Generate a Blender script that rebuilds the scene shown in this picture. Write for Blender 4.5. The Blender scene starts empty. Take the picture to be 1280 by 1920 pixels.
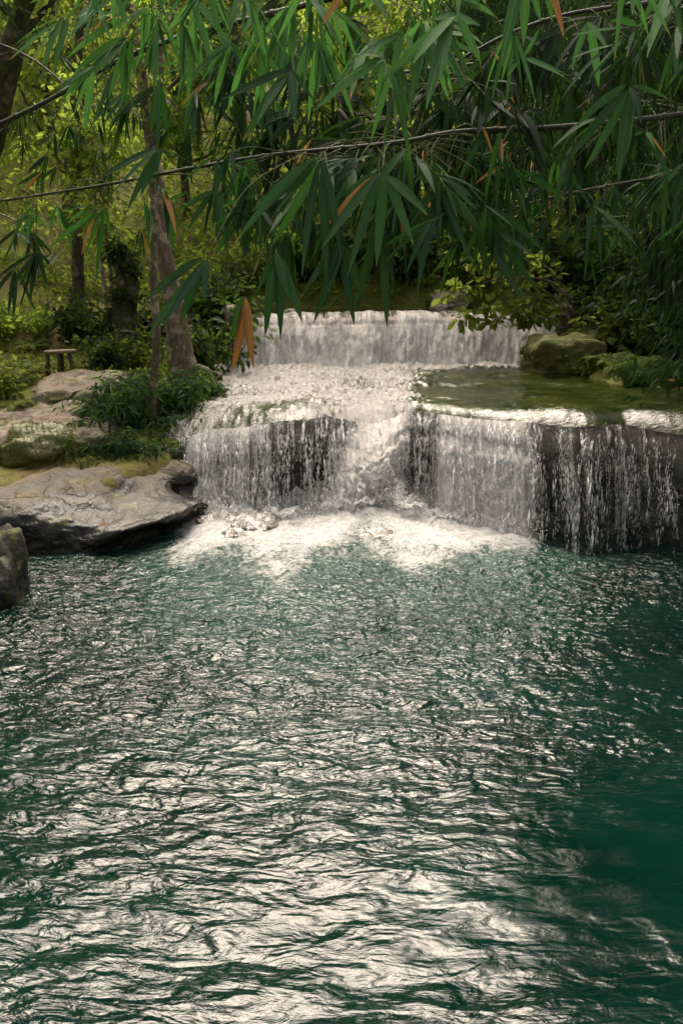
import bpy, bmesh, math, random
import numpy as np
from mathutils import Vector, Matrix, Quaternion

R = math.radians
rng = np.random.default_rng(7)
random.seed(7)
scene = bpy.context.scene
col = scene.collection

# ------------------------------------------------------------------ camera geometry
CAM = np.array([0.0, 0.0, 4.0])
F = 35.0 / 36.0 * 1920.0
PITCH = R(14.4)
FWD = np.array([0, math.cos(PITCH), -math.sin(PITCH)])
UP = np.array([0, math.sin(PITCH), math.cos(PITCH)])
RIGHT = np.array([1.0, 0, 0])


def ray(x, y):
    return FWD + RIGHT * ((x - 640) / F) + UP * ((960 - y) / F)


def PZ(x, y, z):
    d = ray(x, y)
    return CAM + d * ((z - CAM[2]) / d[2])


def PY(x, y, Y):
    d = ray(x, y)
    return CAM + d * (Y / d[1])


def PD(x, y, dist):
    return CAM + ray(x, y) * dist


# ------------------------------------------------------------------ noise
_G = np.array([[1, 1, 0], [-1, 1, 0], [1, -1, 0], [-1, -1, 0], [1, 0, 1], [-1, 0, 1], [1, 0, -1], [-1, 0, -1],
               [0, 1, 1], [0, -1, 1], [0, 1, -1], [0, -1, -1]], float)


def _hash(i, j, k, s):
    h = (i.astype(np.uint32) * np.uint32(374761393) + j.astype(np.uint32) * np.uint32(668265263)
         + k.astype(np.uint32) * np.uint32(2147483647) + np.uint32((s * 974711) & 0xffffffff))
    h = (h ^ (h >> np.uint32(13))) * np.uint32(1274126177)
    h = (h ^ (h >> np.uint32(16))) * np.uint32(2246822519)
    return ((h ^ (h >> np.uint32(15))) % np.uint32(12)).astype(np.int64)


def gnoise(p, seed=0):
    p = np.asarray(p, float)
    i = np.floor(p).astype(np.int64)
    f = p - i
    u = f * f * f * (f * (f * 6 - 15) + 10)
    out = 0
    for dx in (0, 1):
        for dy in (0, 1):
            for dz in (0, 1):
                g = _G[_hash(i[..., 0] + dx, i[..., 1] + dy, i[..., 2] + dz, seed)]
                d = g[..., 0] * (f[..., 0] - dx) + g[..., 1] * (f[..., 1] - dy) + g[..., 2] * (f[..., 2] - dz)
                w = (u[..., 0] if dx else 1 - u[..., 0]) * (u[..., 1] if dy else 1 - u[..., 1]) * (u[..., 2] if dz else 1 - u[..., 2])
                out = out + w * d
    return out


def fbm(p, octv=4, seed=0, gain=0.5, ridged=False):
    p = np.asarray(p, float)
    a, s, amp = 0, 1.0, 1.0
    for o in range(octv):
        n = gnoise(p * s + o * 17.3, seed + o)
        if ridged:
            n = 0.5 - np.abs(n) * 1.4
        a = a + amp * n
        amp *= gain
        s *= 2.03
    return a


def sstep(a, b, x):
    t = np.clip((np.asarray(x, float) - a) / (b - a), 0, 1)
    return t * t * (3 - 2 * t)


def nrm(v):
    v = np.asarray(v, float)
    return v / np.maximum(np.linalg.norm(v, axis=-1, keepdims=True), 1e-9)


# ------------------------------------------------------------------ objects
def mesh_np(name, V, Fs, mat=None, smooth=True, attrs=None, parent=None):
    """V (n,3); Fs list of int arrays (m,k)."""
    V = np.ascontiguousarray(V, np.float32)
    if not isinstance(Fs, (list, tuple)):
        Fs = [Fs]
    Fs = [np.asarray(f, np.int32) for f in Fs if len(f)]
    me = bpy.data.meshes.new(name)
    me.vertices.add(len(V))
    me.vertices.foreach_set('co', V.ravel())
    li = np.concatenate([f.ravel() for f in Fs])
    tot = np.concatenate([np.full(len(f), f.shape[1], np.int32) for f in Fs])
    start = np.concatenate([[0], np.cumsum(tot)[:-1]]).astype(np.int32)
    me.loops.add(len(li))
    me.loops.foreach_set('vertex_index', li)
    me.polygons.add(len(tot))
    me.polygons.foreach_set('loop_start', start)
    me.polygons.foreach_set('use_smooth', np.full(len(tot), bool(smooth)))
    if attrs:
        for k, a in attrs.items():
            a = np.asarray(a, np.float32)
            if a.ndim == 1:
                me.attributes.new(k, 'FLOAT', 'POINT').data.foreach_set('value', a)
            else:
                me.attributes.new(k, 'FLOAT_VECTOR', 'POINT').data.foreach_set('vector', np.ascontiguousarray(a).ravel())
    me.update(calc_edges=True)
    me.validate()
    if mat:
        me.materials.append(mat)
    o = bpy.data.objects.new(name, me)
    col.objects.link(o)
    if parent is not None:
        o.parent = parent
    return o


def tag(o, label=None, cat=None, group=None, kind=None):
    if label: o['label'] = label
    if cat: o['category'] = cat
    if group: o['group'] = group
    if kind: o['kind'] = kind
    return o


def empty(name, loc=(0, 0, 0), rz=0.0):
    o = bpy.data.objects.new(name, None)
    o.empty_display_size = 0.2
    col.objects.link(o)
    o.location = tuple(loc)
    o.rotation_euler = (0, 0, rz)
    return o


def copy_tree(o, parent=None):
    c = o.copy()
    col.objects.link(c)
    c.parent = parent
    for ch in list(o.children):
        copy_tree(ch, c)
    return c


class MB:
    """collects pieces into one mesh"""
    def __init__(self):
        self.V, self.F, self.A, self.n = [], {}, {}, 0

    def add(self, V, Fs, **attrs):
        V = np.asarray(V, float)
        if not isinstance(Fs, (list, tuple)):
            Fs = [Fs]
        for f in Fs:
            f = np.asarray(f)
            if len(f):
                self.F.setdefault(f.shape[1], []).append(f + self.n)
        self.V.append(V)
        for k, a in attrs.items():
            a = np.asarray(a, float)
            if a.ndim == 0:
                a = np.full(len(V), float(a))
            self.A.setdefault(k, []).append(a)
        self.n += len(V)
        return self

    def build(self, name, mat, parent=None, smooth=True, origin=None):
        V = np.concatenate(self.V)
        if origin is not None:
            V = V - np.asarray(origin)
        at = {k: np.concatenate(a) for k, a in self.A.items() if sum(len(x) for x in a) == len(V)}
        return mesh_np(name, V, [np.concatenate(f) for f in self.F.values()], mat, smooth, at, parent)


def grid_faces(nu, nv):
    """grid indexed [i*nv + j]"""
    i, j = np.meshgrid(np.arange(nu - 1), np.arange(nv - 1), indexing='ij')
    a = (i * nv + j).ravel()
    return np.stack([a, a + nv, a + nv + 1, a + 1], 1)


def spline(P, n, t=None):
    """Catmull-Rom through P (k,d), n samples uniform in parameter"""
    P = np.asarray(P, float)
    k = len(P)
    Q = np.vstack([2 * P[0] - P[1], P, 2 * P[-1] - P[-2]])
    t = np.linspace(0, k - 1, n) if t is None else np.asarray(t)
    i = np.clip(np.floor(t).astype(int), 0, k - 2)
    f = (t - i)[:, None]
    a, b, c, d = Q[i], Q[i + 1], Q[i + 2], Q[i + 3]
    return 0.5 * (2 * b + (c - a) * f + (2 * a - 5 * b + 4 * c - d) * f ** 2 + (3 * b - a - 3 * c + d) * f ** 3)


def tube(P, rad, sides=7, wob=0.0, seed=0, cap=True):
    P = np.asarray(P, float)
    n = len(P)
    rad = np.broadcast_to(np.asarray(rad, float), (n,))
    T = nrm(np.gradient(P, axis=0))
    ref = np.array([0.0, 0, 1]) if abs(T[0, 2]) < 0.9 else np.array([1.0, 0, 0])
    A = np.zeros((n, 3))
    a = nrm(np.cross(T[0], ref))
    for i in range(n):
        a = a - T[i] * np.dot(a, T[i])
        a = a / max(np.linalg.norm(a), 1e-9)
        A[i] = a
    B = np.cross(T, A)
    th = np.linspace(0, 2 * math.pi, sides, endpoint=False)
    r = rad[:, None] * np.ones((1, sides))
    V = P[:, None] + (np.cos(th)[None, :, None] * A[:, None] + np.sin(th)[None, :, None] * B[:, None]) * r[..., None]
    if wob > 0:
        nz = fbm(V / max(rad.max() * 2.5, 1e-4) + seed * 3.1, 3, seed)
        V = P[:, None] + (V - P[:, None]) * (1 + wob * nz)[..., None]
    V = V.reshape(-1, 3)
    i, j = np.meshgrid(np.arange(n - 1), np.arange(sides), indexing='ij')
    a0 = (i * sides + j).ravel()
    a1 = (i * sides + (j + 1) % sides).ravel()
    Fq = np.stack([a0, a1, a1 + sides, a0 + sides], 1)
    Fs = [Fq]
    if cap:
        V = np.vstack([V, P[0], P[-1]])
        c0, c1 = n * sides, n * sides + 1
        j = np.arange(sides)
        Fs.append(np.concatenate([np.stack([np.full(sides, c0), (j + 1) % sides, j], 1),
                                  np.stack([np.full(sides, c1), (n - 1) * sides + j, (n - 1) * sides + (j + 1) % sides], 1)]))
    return V, Fs


# ------------------------------------------------------------------ leaf templates  (u along, v across -1..1, w fold)
def _lance(us, ws):
    V, Fq = [], []
    for u, w in zip(us, ws):
        V += [(u, -w, abs(w)), (u, 0, 0), (u, w, abs(w))]
    for i in range(len(us) - 1):
        a = i * 3
        Fq += [(a, a + 3, a + 4, a + 1), (a + 1, a + 4, a + 5, a + 2)]
    return np.array(V, float), np.array(Fq)


T_BAMBOO = _lance([0, .03, .07, .2, .4, .6, .8, .92, 1], [.06, .06, .4, .86, 1, .9, .6, .3, .02])
T_LANCE = (np.array([[0, 0, 0], [.3, -1, .6], [.3, 1, .6], [1, 0, 0], [.35, 0, 0]], float), np.array([[0, 1, 4], [1, 3, 4], [0, 4, 2], [4, 3, 2]]))
T_OVAL = (np.array([[0, 0, 0], [.25, -.8, .5], [.6, -.95, .5], [1, 0, -.1], [.6, .95, .5], [.25, .8, .5], [.5, 0, 0]], float),
          np.array([[0, 1, 6], [1, 2, 6], [2, 3, 6], [3, 4, 6], [4, 5, 6], [5, 0, 6]]))


def leaves(T, P, D, N, L, W, fold=0.25, bend=0.0, twist=None, side=None):
    """instances of a leaf template; returns V, F, rnd per vertex"""
    TV, TF = T
    n, k = len(P), len(TV)
    D = nrm(D)
    S = nrm(np.cross(D, N))
    N = nrm(np.cross(S, D))
    L = np.broadcast_to(np.asarray(L, float), (n,))
    W = np.broadcast_to(np.asarray(W, float), (n,))
    bend = np.broadcast_to(np.asarray(bend, float), (n,))
    u, v, w = TV[:, 0], TV[:, 1], TV[:, 2]
    if twist is not None:
        a = (u[None] * twist[:, None])[..., None]
        Sx = S[:, None] * np.cos(a) + N[:, None] * np.sin(a)
        Nx = N[:, None] * np.cos(a) - S[:, None] * np.sin(a)
    else:
        Sx, Nx = S[:, None], N[:, None]
    V = (P[:, None] + D[:, None] * (u[None] * L[:, None])[..., None] + Sx * (v[None] * W[:, None] * .5)[..., None]
         + Nx * (w[None] * W[:, None] * .5 * fold)[..., None])
    V[..., 2] -= (u[None] ** 2) * (bend * L)[:, None]
    if side is not None:
        V += S[:, None] * ((u[None] ** 2) * (side * L)[:, None])[..., None]
    Fo = (TF[None] + (np.arange(n) * k)[:, None, None]).reshape(-1, TF.shape[1])
    return V.reshape(-1, 3), Fo


def rnd_dirs(n, up=0.0):
    d = nrm(rng.normal(size=(n, 3)))
    d[:, 2] += up
    return nrm(d)
# ------------------------------------------------------------------ materials
class NT:
    def __init__(self, name):
        self.m = bpy.data.materials.new(name)
        self.m.use_nodes = True
        self.t = self.m.node_tree
        self.t.nodes.clear()
        self.out = self.t.nodes.new('ShaderNodeOutputMaterial')

    def n(self, typ, **kw):
        nd = self.t.nodes.new('ShaderNode' + typ)
        for k, v in kw.items():
            setattr(nd, k, v)
        return nd

    def l(self, a, b):
        self.t.links.new(a, b)

    def val(self, sock, v):
        if hasattr(v, 'node'):
            self.l(v, sock)
        else:
            if isinstance(v, (tuple, list)) and len(v) == 3 and sock.type == 'RGBA':
                v = (*v, 1)
            sock.default_value = v

    def attr(self, name):
        return self.n('Attribute', attribute_name=name)

    def pos(self):
        return self.n('NewGeometry').outputs['Position']

    def obj(self):
        return self.n('TexCoord').outputs['Object']

    def mapv(self, v, scale=(1, 1, 1), loc=(0, 0, 0), rot=(0, 0, 0)):
        m = self.n('Mapping')
        self.l(v, m.inputs['Vector'])
        m.inputs['Scale'].default_value = scale
        m.inputs['Location'].default_value = loc
        m.inputs['Rotation'].default_value = rot
        return m.outputs[0]

    def noise(self, v, scale=5, detail=4, rough=.55, dist=0.0, typ='FBM'):
        nd = self.n('TexNoise')
        nd.noise_type = typ
        self.l(v, nd.inputs['Vector'])
        nd.inputs['Scale'].default_value = scale
        nd.inputs['Detail'].default_value = detail
        nd.inputs['Roughness'].default_value = rough
        nd.inputs['Distortion'].default_value = dist
        return nd.outputs['Fac']

    def voro(self, v, scale=5, feature='F1', rnd=1.0):
        nd = self.n('TexVoronoi', feature=feature)
        self.l(v, nd.inputs['Vector'])
        nd.inputs['Scale'].default_value = scale
        nd.inputs['Randomness'].default_value = rnd
        return nd.outputs['Distance']

    def math(self, op, a, b=0.0, c=0.0, clamp=False):
        nd = self.n('Math', operation=op, use_clamp=clamp)
        for i, v in enumerate((a, b, c)):
            self.val(nd.inputs[i], v)
        return nd.outputs[0]

    def rmp(self, v, a, b, lo=0.0, hi=1.0, smooth=True):
        nd = self.n('MapRange', interpolation_type='SMOOTHSTEP' if smooth else 'LINEAR', clamp=True)
        self.val(nd.inputs[0], v)
        for i, q in enumerate((a, b, lo, hi)):
            self.val(nd.inputs[1 + i], q)
        return nd.outputs[0]

    def mix(self, f, a, b):
        nd = self.n('Mix', data_type='RGBA')
        self.val(nd.inputs['Factor'], f)
        self.val(nd.inputs[6], a)
        self.val(nd.inputs[7], b)
        return nd.outputs[2]

    def bump(self, h, strength=.5, dist=.02, normal=None):
        nd = self.n('Bump')
        self.l(h, nd.inputs['Height'])
        nd.inputs['Strength'].default_value = strength
        nd.inputs['Distance'].default_value = dist
        if normal is not None:
            self.l(normal, nd.inputs['Normal'])
        return nd.outputs[0]

    def pbsdf(self, base, rough=.5, spec=.5, normal=None, **kw):
        nd = self.n('BsdfPrincipled')
        self.val(nd.inputs['Base Color'], base)
        self.val(nd.inputs['Roughness'], rough)
        self.val(nd.inputs['Specular IOR Level'], spec)
        if normal is not None:
            self.l(normal, nd.inputs['Normal'])
        for k, v in kw.items():
            self.val(nd.inputs[k.replace('_', ' ')], v)
        return nd.outputs[0]

    def mixs(self, f, a, b):
        nd = self.n('MixShader')
        self.val(nd.inputs[0], f)
        self.l(a, nd.inputs[1])
        self.l(b, nd.inputs[2])
        return nd.outputs[0]

    def done(self, s):
        self.l(s, self.out.inputs['Surface'])
        return self.m


def leaf_top(t, c, rough, gl, nb=None):
    d = t.n('BsdfDiffuse'); t.val(d.inputs['Color'], c)
    g = t.n('BsdfGlossy'); g.inputs['Roughness'].default_value = rough
    if nb is not None:
        t.l(nb, g.inputs['Normal'])
    return t.mixs(gl, d.outputs[0], g.outputs[0])


def leaf_mat(name, a, b, tr, rough=.45, fac=.4, spec=.4, big=0.0):
    """a..b: the range of leaf colours over the plant, tr: light that passes through the blade"""
    t = NT(name)
    r = t.attr('rnd').outputs['Fac']
    c = t.mix(r, a, b)
    if big > 0:
        nz = t.noise(t.pos(), big, 2)
        c = t.mix(t.rmp(nz, .35, .65), c, t.mix(.55, c, b))
    s = leaf_top(t, c, rough, spec * .05)
    tl = t.n('BsdfTranslucent')
    t.val(tl.inputs['Color'], t.mix(r, tuple(q * .6 for q in tr), tuple(min(1, q * 1.3) for q in tr)))
    return t.done(t.mixs(fac, s, tl.outputs[0]))


def bamboo_mat(name, a, b, tr, fac=.35):
    t = NT(name)
    r = t.attr('rnd').outputs['Fac']
    uv = t.attr('lf').outputs['Vector']
    sep = t.n('SeparateXYZ')
    t.l(uv, sep.inputs[0])
    across = t.math('ABSOLUTE', sep.outputs[1])
    c = t.mix(r, a, b)
    mid = t.rmp(across, .03, .1, 1, 0)
    c = t.mix(t.math('MULTIPLY', mid, .5), c, tuple(min(1, q * 2.2 + .01) for q in b))
    vein = t.noise(t.mapv(uv, (3, 40, 1)), 1.0, 2)
    c = t.mix(t.math('MULTIPLY', t.rmp(vein, .3, .7), .35), c, a)
    spot = t.rmp(t.noise(t.pos(), 90, 3), .66, .74)
    c = t.mix(t.math('MULTIPLY', spot, .6), c, (.10, .08, .02))
    # dry tips
    tip = t.rmp(t.math('ADD', sep.outputs[0], t.math('MULTIPLY', t.math('SUBTRACT', r, .8), .5)), .96, 1.04)
    c = t.mix(tip, c, (.22, .14, .05))
    s = leaf_top(t, c, .36, .013, t.bump(vein, .3, .002))
    tl = t.n('BsdfTranslucent')
    t.val(tl.inputs['Color'], t.mix(r, tuple(q * .7 for q in tr), tr))
    return t.done(t.mixs(fac, s, tl.outputs[0]))


M = {}
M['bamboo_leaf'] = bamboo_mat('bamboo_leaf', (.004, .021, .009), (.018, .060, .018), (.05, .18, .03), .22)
M['bamboo_dark'] = bamboo_mat('bamboo_dark', (.002, .008, .003), (.006, .018, .005), (.03, .09, .015), .2)  # leaf green darkened to stand in for shade inside the bamboo
M['bamboo_lit'] = bamboo_mat('bamboo_lit', (0.0112, 0.0440, 0.0144), (0.0440, 0.1200, 0.0360), (.08, .26, .05), .28)  # same leaf in a brighter green, standing in for light on it
M['dead_leaf'] = bamboo_mat('dead_leaf', (.13, .06, .020), (.27, .14, .045), (.28, .13, .04), .35)
M['leaf_yellow'] = leaf_mat('leaf_yellow', (.065, .130, .017), (.150, .220, .030), (.36, .50, .07), .5, .5)
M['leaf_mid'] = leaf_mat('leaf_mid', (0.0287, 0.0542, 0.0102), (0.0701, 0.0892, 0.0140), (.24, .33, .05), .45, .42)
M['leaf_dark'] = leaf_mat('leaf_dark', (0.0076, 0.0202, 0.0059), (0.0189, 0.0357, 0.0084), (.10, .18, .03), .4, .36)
M['leaf_gloss'] = leaf_mat('leaf_gloss', (0.0088, 0.0253, 0.0097), (0.0219, 0.0488, 0.0146), (.09, .19, .04), .5, .30, .22)
M['fern'] = leaf_mat('fern', (0.0400, 0.0800, 0.0144), (0.1040, 0.1360, 0.0240), (.28, .36, .06), .5, .42)
M['moss_leaf'] = leaf_mat('moss_leaf', (.035, .05, .008), (.10, .11, .018), (.2, .2, .03), .8, .2, .0)


def bark_mat(name, a, b, moss=.3, scale=9):
    t = NT(name)
    p = t.obj()
    nz = t.noise(t.mapv(p, (1, 1, .22)), scale * 2.2, 6, .65)
    blot = t.noise(p, scale * .45, 4)
    c = t.mix(t.rmp(nz, .3, .7), a, b)
    c = t.mix(t.rmp(blot, .52, .62), c, tuple(min(1, q * 1.5 + .03) for q in b))
    mo = t.rmp(t.noise(p, scale * .8, 5, .6), .62 - moss * .3, .72 - moss * .3)
    c = t.mix(t.math('MULTIPLY', mo, .8), c, (.05, .07, .015))
    return t.done(t.pbsdf(c, .85, .2, t.bump(nz, .8, .02)))


M['bark'] = bark_mat('bark', (.045, .033, .021), (.125, .098, .068), .3)
M['bark_pale'] = bark_mat('bark_pale', (.10, .08, .055), (.26, .23, .18), .1)
M['bark_dark'] = bark_mat('bark_dark', (.02, .016, .012), (.06, .05, .035), .5)
M['twig'] = bark_mat('twig', (.035, .045, .018), (.08, .09, .035), .0, 30)


def culm_mat():
    t = NT('culm')
    nz = t.noise(t.pos(), 14, 4)
    c = t.mix(t.rmp(nz, .35, .65), (.007, .012, .006), (.022, .028, .014))
    return t.done(t.pbsdf(c, .6, .25))


M['culm'] = culm_mat()


def wood_mat():
    t = NT('weathered_wood')
    p = t.obj()
    nz = t.noise(t.mapv(p, (3, 14, 14)), 3, 5, .6)
    c = t.mix(t.rmp(nz, .3, .7), (.07, .05, .035), (.24, .19, .13))
    return t.done(t.pbsdf(c, .8, .25, t.bump(nz, .6, .01)))


M['wood'] = wood_mat()


def rock_mat(name, dry_a, dry_b, wet, wet_lo, wet_hi, moss=.0, gloss=.25, crack=True, scale=1.0):
    """dry limestone above, dark wet algae film below the splash line (world height wet_lo..wet_hi)"""
    t = NT(name)
    p = t.pos()
    sep = t.n('SeparateXYZ'); t.l(p, sep.inputs[0])
    big = t.noise(p, 1.6 * scale, 5, .6)
    fine = t.noise(p, 11 * scale, 6, .65)
    pit = t.voro(p, 16 * scale)
    c = t.mix(t.rmp(t.math('ADD', t.math('MULTIPLY', big, .6), t.math('MULTIPLY', fine, .4)), .38, .62), dry_a, dry_b)
    c = t.mix(t.math('MULTIPLY', t.rmp(fine, .55, .75), .5), c, tuple(q * .35 for q in dry_a))
    zz = t.math('ADD', sep.outputs[2], t.math('MULTIPLY', t.math('SUBTRACT', big, .5), 1.1))
    ck = t.n('TexVoronoi', feature='DISTANCE_TO_EDGE'); wp = t.n('TexNoise'); t.l(p, wp.inputs['Vector']); wp.inputs['Scale'].default_value = 1.7; wp.inputs['Detail'].default_value = 5; va = t.n('VectorMath', operation='MULTIPLY_ADD'); t.l(wp.outputs['Color'], va.inputs[0]); va.inputs[1].default_value = (1.5, 1.5, 1.5); t.l(t.mapv(p, (1.0 * scale, 1.0 * scale, 3.2 * scale)), va.inputs[2]); t.l(va.outputs[0], ck.inputs['Vector']); ck.inputs['Scale'].default_value = 1.0
    crk = t.rmp(t.math('ADD', ck.outputs['Distance'], t.math('MULTIPLY', fine, .06)), .032, .06, 1, 0)
    crk = t.math('MULTIPLY', crk, t.rmp(t.noise(p, .9 * scale, 3), .44, .58))
    c = t.mix(t.math('MULTIPLY', crk, .6), c, tuple(q * .3 for q in dry_a))
    wetf = t.rmp(zz, wet_lo, wet_hi, 1, 0)
    wetc = t.mix(t.rmp(fine, .4, .7), wet, tuple(q * 2.2 + .004 for q in wet))
    c = t.mix(wetf, c, wetc)
    if moss > 0:
        mo = t.rmp(t.noise(p, 3.1 * scale, 6, .7), .66 - moss * .35, .74 - moss * .35)
        c = t.mix(t.math('MULTIPLY', mo, .9), c, t.mix(fine, (.035, .05, .008), (.13, .13, .02)))
    rough = t.math('SUBTRACT', .85, t.math('MULTIPLY', wetf, .85 - gloss))
    h = t.math('ADD', t.math('MULTIPLY', big, 1.0), t.math('ADD', t.math('MULTIPLY', fine, .45), t.math('SUBTRACT', t.math('MULTIPLY', pit, .12), t.math('MULTIPLY', crk, .35))))
    return t.done(t.pbsdf(c, rough, .5, t.bump(h, .7, .09 / scale)))


M['rock_shelf'] = rock_mat('rock_shelf', (.048, .038, .023), (.135, .110, .070), (.007, .007, .005), .44, .84, .2, .34)
M['rock_bank'] = rock_mat('rock_bank', (0.0796, 0.0612, 0.0428), (0.2203, 0.1775, 0.1346), (.05, .045, .03), -1, -.5, .42, .5)
M['rock_moss'] = rock_mat('rock_moss', (0.0281, 0.0281, 0.0112), (0.0675, 0.0619, 0.0225), (.012, .014, .008), 1.60, 1.85, .95, .4)
M['rock_mossy_dark'] = rock_mat('rock_mossy_dark', (.010, .011, .007), (.028, .028, .016), (.004, .005, .004), .2, .6, .35, .55)
M['rock_wet_old'] = rock_mat('rock_wet', (.05, .045, .03), (.16, .14, .10), (.02, .022, .016), 5, 6, .1, .18)
def washed_rock():
    """a rock with a lacy skin of white water running over it"""
    t = NT('washed_rock')
    p = t.pos()
    fine = t.noise(p, 11, 6, .65)
    c = t.mix(t.rmp(fine, .35, .7), (.045, .045, .032), (.17, .155, .115))
    rockb = t.pbsdf(c, .2, .5, t.bump(fine, .7, .05))
    st = t.noise(t.mapv(p, (1, .45, .6)), 8, 7, .72, 1.0)
    st2 = t.noise(p, 24, 5, .75)
    f = t.math('ADD', t.math('MULTIPLY', st, .6), t.math('MULTIPLY', st2, .4))
    white = t.pbsdf((.80, .79, .77), .4, .5, t.bump(f, .8, .05))
    return t.done(t.mixs(t.rmp(f, .47, .62), rockb, white))


M['rock_wet'] = washed_rock()
M['rock_stream'] = rock_mat('rock_stream', (.20, .17, .13), (.38, .34, .28), (.06, .05, .03), 1.6, 1.78, .1, .3)


def ledge_mat():
    t = NT('ledge_rock')
    p = t.pos()
    sep = t.n('SeparateXYZ'); t.l(p, sep.inputs[0])
    big = t.noise(p, 1.2, 5, .6)
    fine = t.noise(p, 9, 6, .65)
    c = t.mix(t.rmp(fine, .35, .7), (.10, .085, .05), (.24, .20, .13))
    alg = t.rmp(t.math('ADD', sep.outputs[2], t.math('MULTIPLY', t.math('SUBTRACT', big, .5), .8)), 1.15, 1.6, 1, 0)
    mossy = t.rmp(t.noise(p, 2.6, 5, .65), .5, .62)
    c = t.mix(t.math('MULTIPLY', mossy, .7), c, (.05, .06, .018))
    c = t.mix(t.math('MULTIPLY', alg, .85), c, t.mix(fine, (.010, .015, .014), (.040, .044, .034)))
    return t.done(t.pbsdf(c, t.math('SUBTRACT', .45, t.math('MULTIPLY', alg, .2)), .5, t.bump(t.math('ADD', big, t.math('MULTIPLY', fine, .5)), .8, .08)))


M['ledge'] = ledge_mat()


def concrete_mat():
    t = NT('weir_concrete')
    p = t.pos()
    nz = t.noise(t.mapv(p, (3, 3, .8)), 3, 6, .65)
    c = t.mix(t.rmp(nz, .3, .7), (.14, .10, .065), (.34, .27, .20))
    return t.done(t.pbsdf(c, .5, .4, t.bump(nz, .6, .03)))


M['concrete'] = concrete_mat()


def ground_mat():
    t = NT('forest_floor')
    p = t.pos()
    big = t.noise(p, .35, 4)
    mid = t.noise(p, 2.2, 6, .65)
    lit = t.voro(p, 9)
    fine = t.noise(p, 14, 5, .7)
    c = t.mix(t.rmp(mid, .35, .65), (.045, .035, .018), (.14, .11, .05))
    c = t.mix(t.rmp(lit, .1, .55), c, t.mix(fine, (.07, .05, .024), (.20, .15, .07)))
    g = t.rmp(t.math('ADD', big, t.math('MULTIPLY', mid, .5)), .62, .80)
    c = t.mix(t.math('MULTIPLY', g, .85), c, t.mix(fine, (.05, .075, .012), (.17, .18, .03)))
    h = t.math('ADD', mid, t.math('MULTIPLY', fine, .4))
    return t.done(t.pbsdf(c, .9, .2, t.bump(h, .8, .1)))


M['ground'] = ground_mat()


# ---- water
def pool_mat():
    t = NT('pool_water')
    p = t.pos()
    # ripples run in arcs round the place where the falls enter
    fl = t.attr('arc').outputs['Vector']          # (across the flow, along the flow, 0) in metres
    foam = t.attr('foam').outputs['Fac']
    chop = t.attr('chop').outputs['Fac']
    r1 = t.noise(t.mapv(fl, (1.0, 1.45, 1)), 3.9, 2, .5, .6)
    r2 = t.noise(t.mapv(fl, (1.0, 1.4, 1), (3, 7, 0)), 9.5, 3, .55, .7)
    r3 = t.noise(p, 26, 3, .6, .6)
    h = t.math('ADD', t.math('MULTIPLY', r1, 1.0), t.math('ADD', t.math('MULTIPLY', r2, .32), t.math('MULTIPLY', r3, .02)))
    bn = t.n('Bump')
    t.l(h, bn.inputs['Height'])
    bn.inputs['Distance'].default_value = .125
    t.l(chop, bn.inputs['Strength'])
    nrm_ = bn.outputs[0]
    deep = t.noise(p, .5, 3)
    shade = t.mix(t.rmp(deep, .35, .65), (.0002, .0080, .0055), (.0004, .0140, .0095))
    milky = t.attr('milky').outputs['Fac']
    shade = t.mix(milky, shade, (.012, .05, .037))
    body = t.pbsdf(shade, .03, .5, nrm_, IOR=1.333)
    lace = t.noise(t.mapv(fl, (1.0, 1.5, 1)), 6, 7, .72, 1.4)
    lace2 = t.voro(t.mapv(fl, (1.0, 1.4, 1)), 9, 'SMOOTH_F1')
    fm = t.math('ADD', t.math('MULTIPLY', lace, .8), t.math('MULTIPLY', lace2, .25))
    fac = t.rmp(t.math('ADD', fm, foam), .95, 1.25)
    white = t.pbsdf(t.mix(t.rmp(lace2, .2, .6), (.46, .455, .44), (.28, .29, .28)), .55, .4, t.bump(lace, .6, .06))
    return t.done(t.mixs(fac, body, white))


M['pool'] = pool_mat()


def stream_mat():
    t = NT('stream_water')
    p = t.pos()
    fl = t.attr('flow').outputs['Vector']
    foam = t.attr('foam').outputs['Fac']
    rip = t.noise(t.mapv(fl, (1.0, 1.6, 1)), 9, 4, .6, .8)
    rip2 = t.noise(t.mapv(fl, (1.0, .6, 1)), 30, 3, .6, .3)
    nb = t.bump(t.math('ADD', rip, t.math('MULTIPLY', rip2, .25)), .30, .05)
    bed = t.noise(p, 2.5, 5, .6)
    c = t.mix(t.rmp(bed, .35, .65), (.007, .014, .002), (.028, .036, .009))
    body = t.pbsdf(c, .06, .5, nb, IOR=1.333)
    st = t.noise(t.mapv(fl, (1.0, .35, 1)), 10, 7, .7, .8)
    st2 = t.noise(t.mapv(fl, (1.0, 1.0, 1)), 24, 6, .75, .5)
    f = t.math('ADD', t.math('MULTIPLY', st, .55), t.math('MULTIPLY', st2, .45))
    fac = t.rmp(t.math('ADD', f, foam), .92, 1.12)
    white = t.pbsdf(t.mix(t.rmp(f, .4, .7), (.25, .24, .22), (.50, .485, .47)), .4, .5, t.bump(f, 1.0, .09))
    return t.done(t.mixs(fac, body, white))


M['stream'] = stream_mat()


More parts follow.
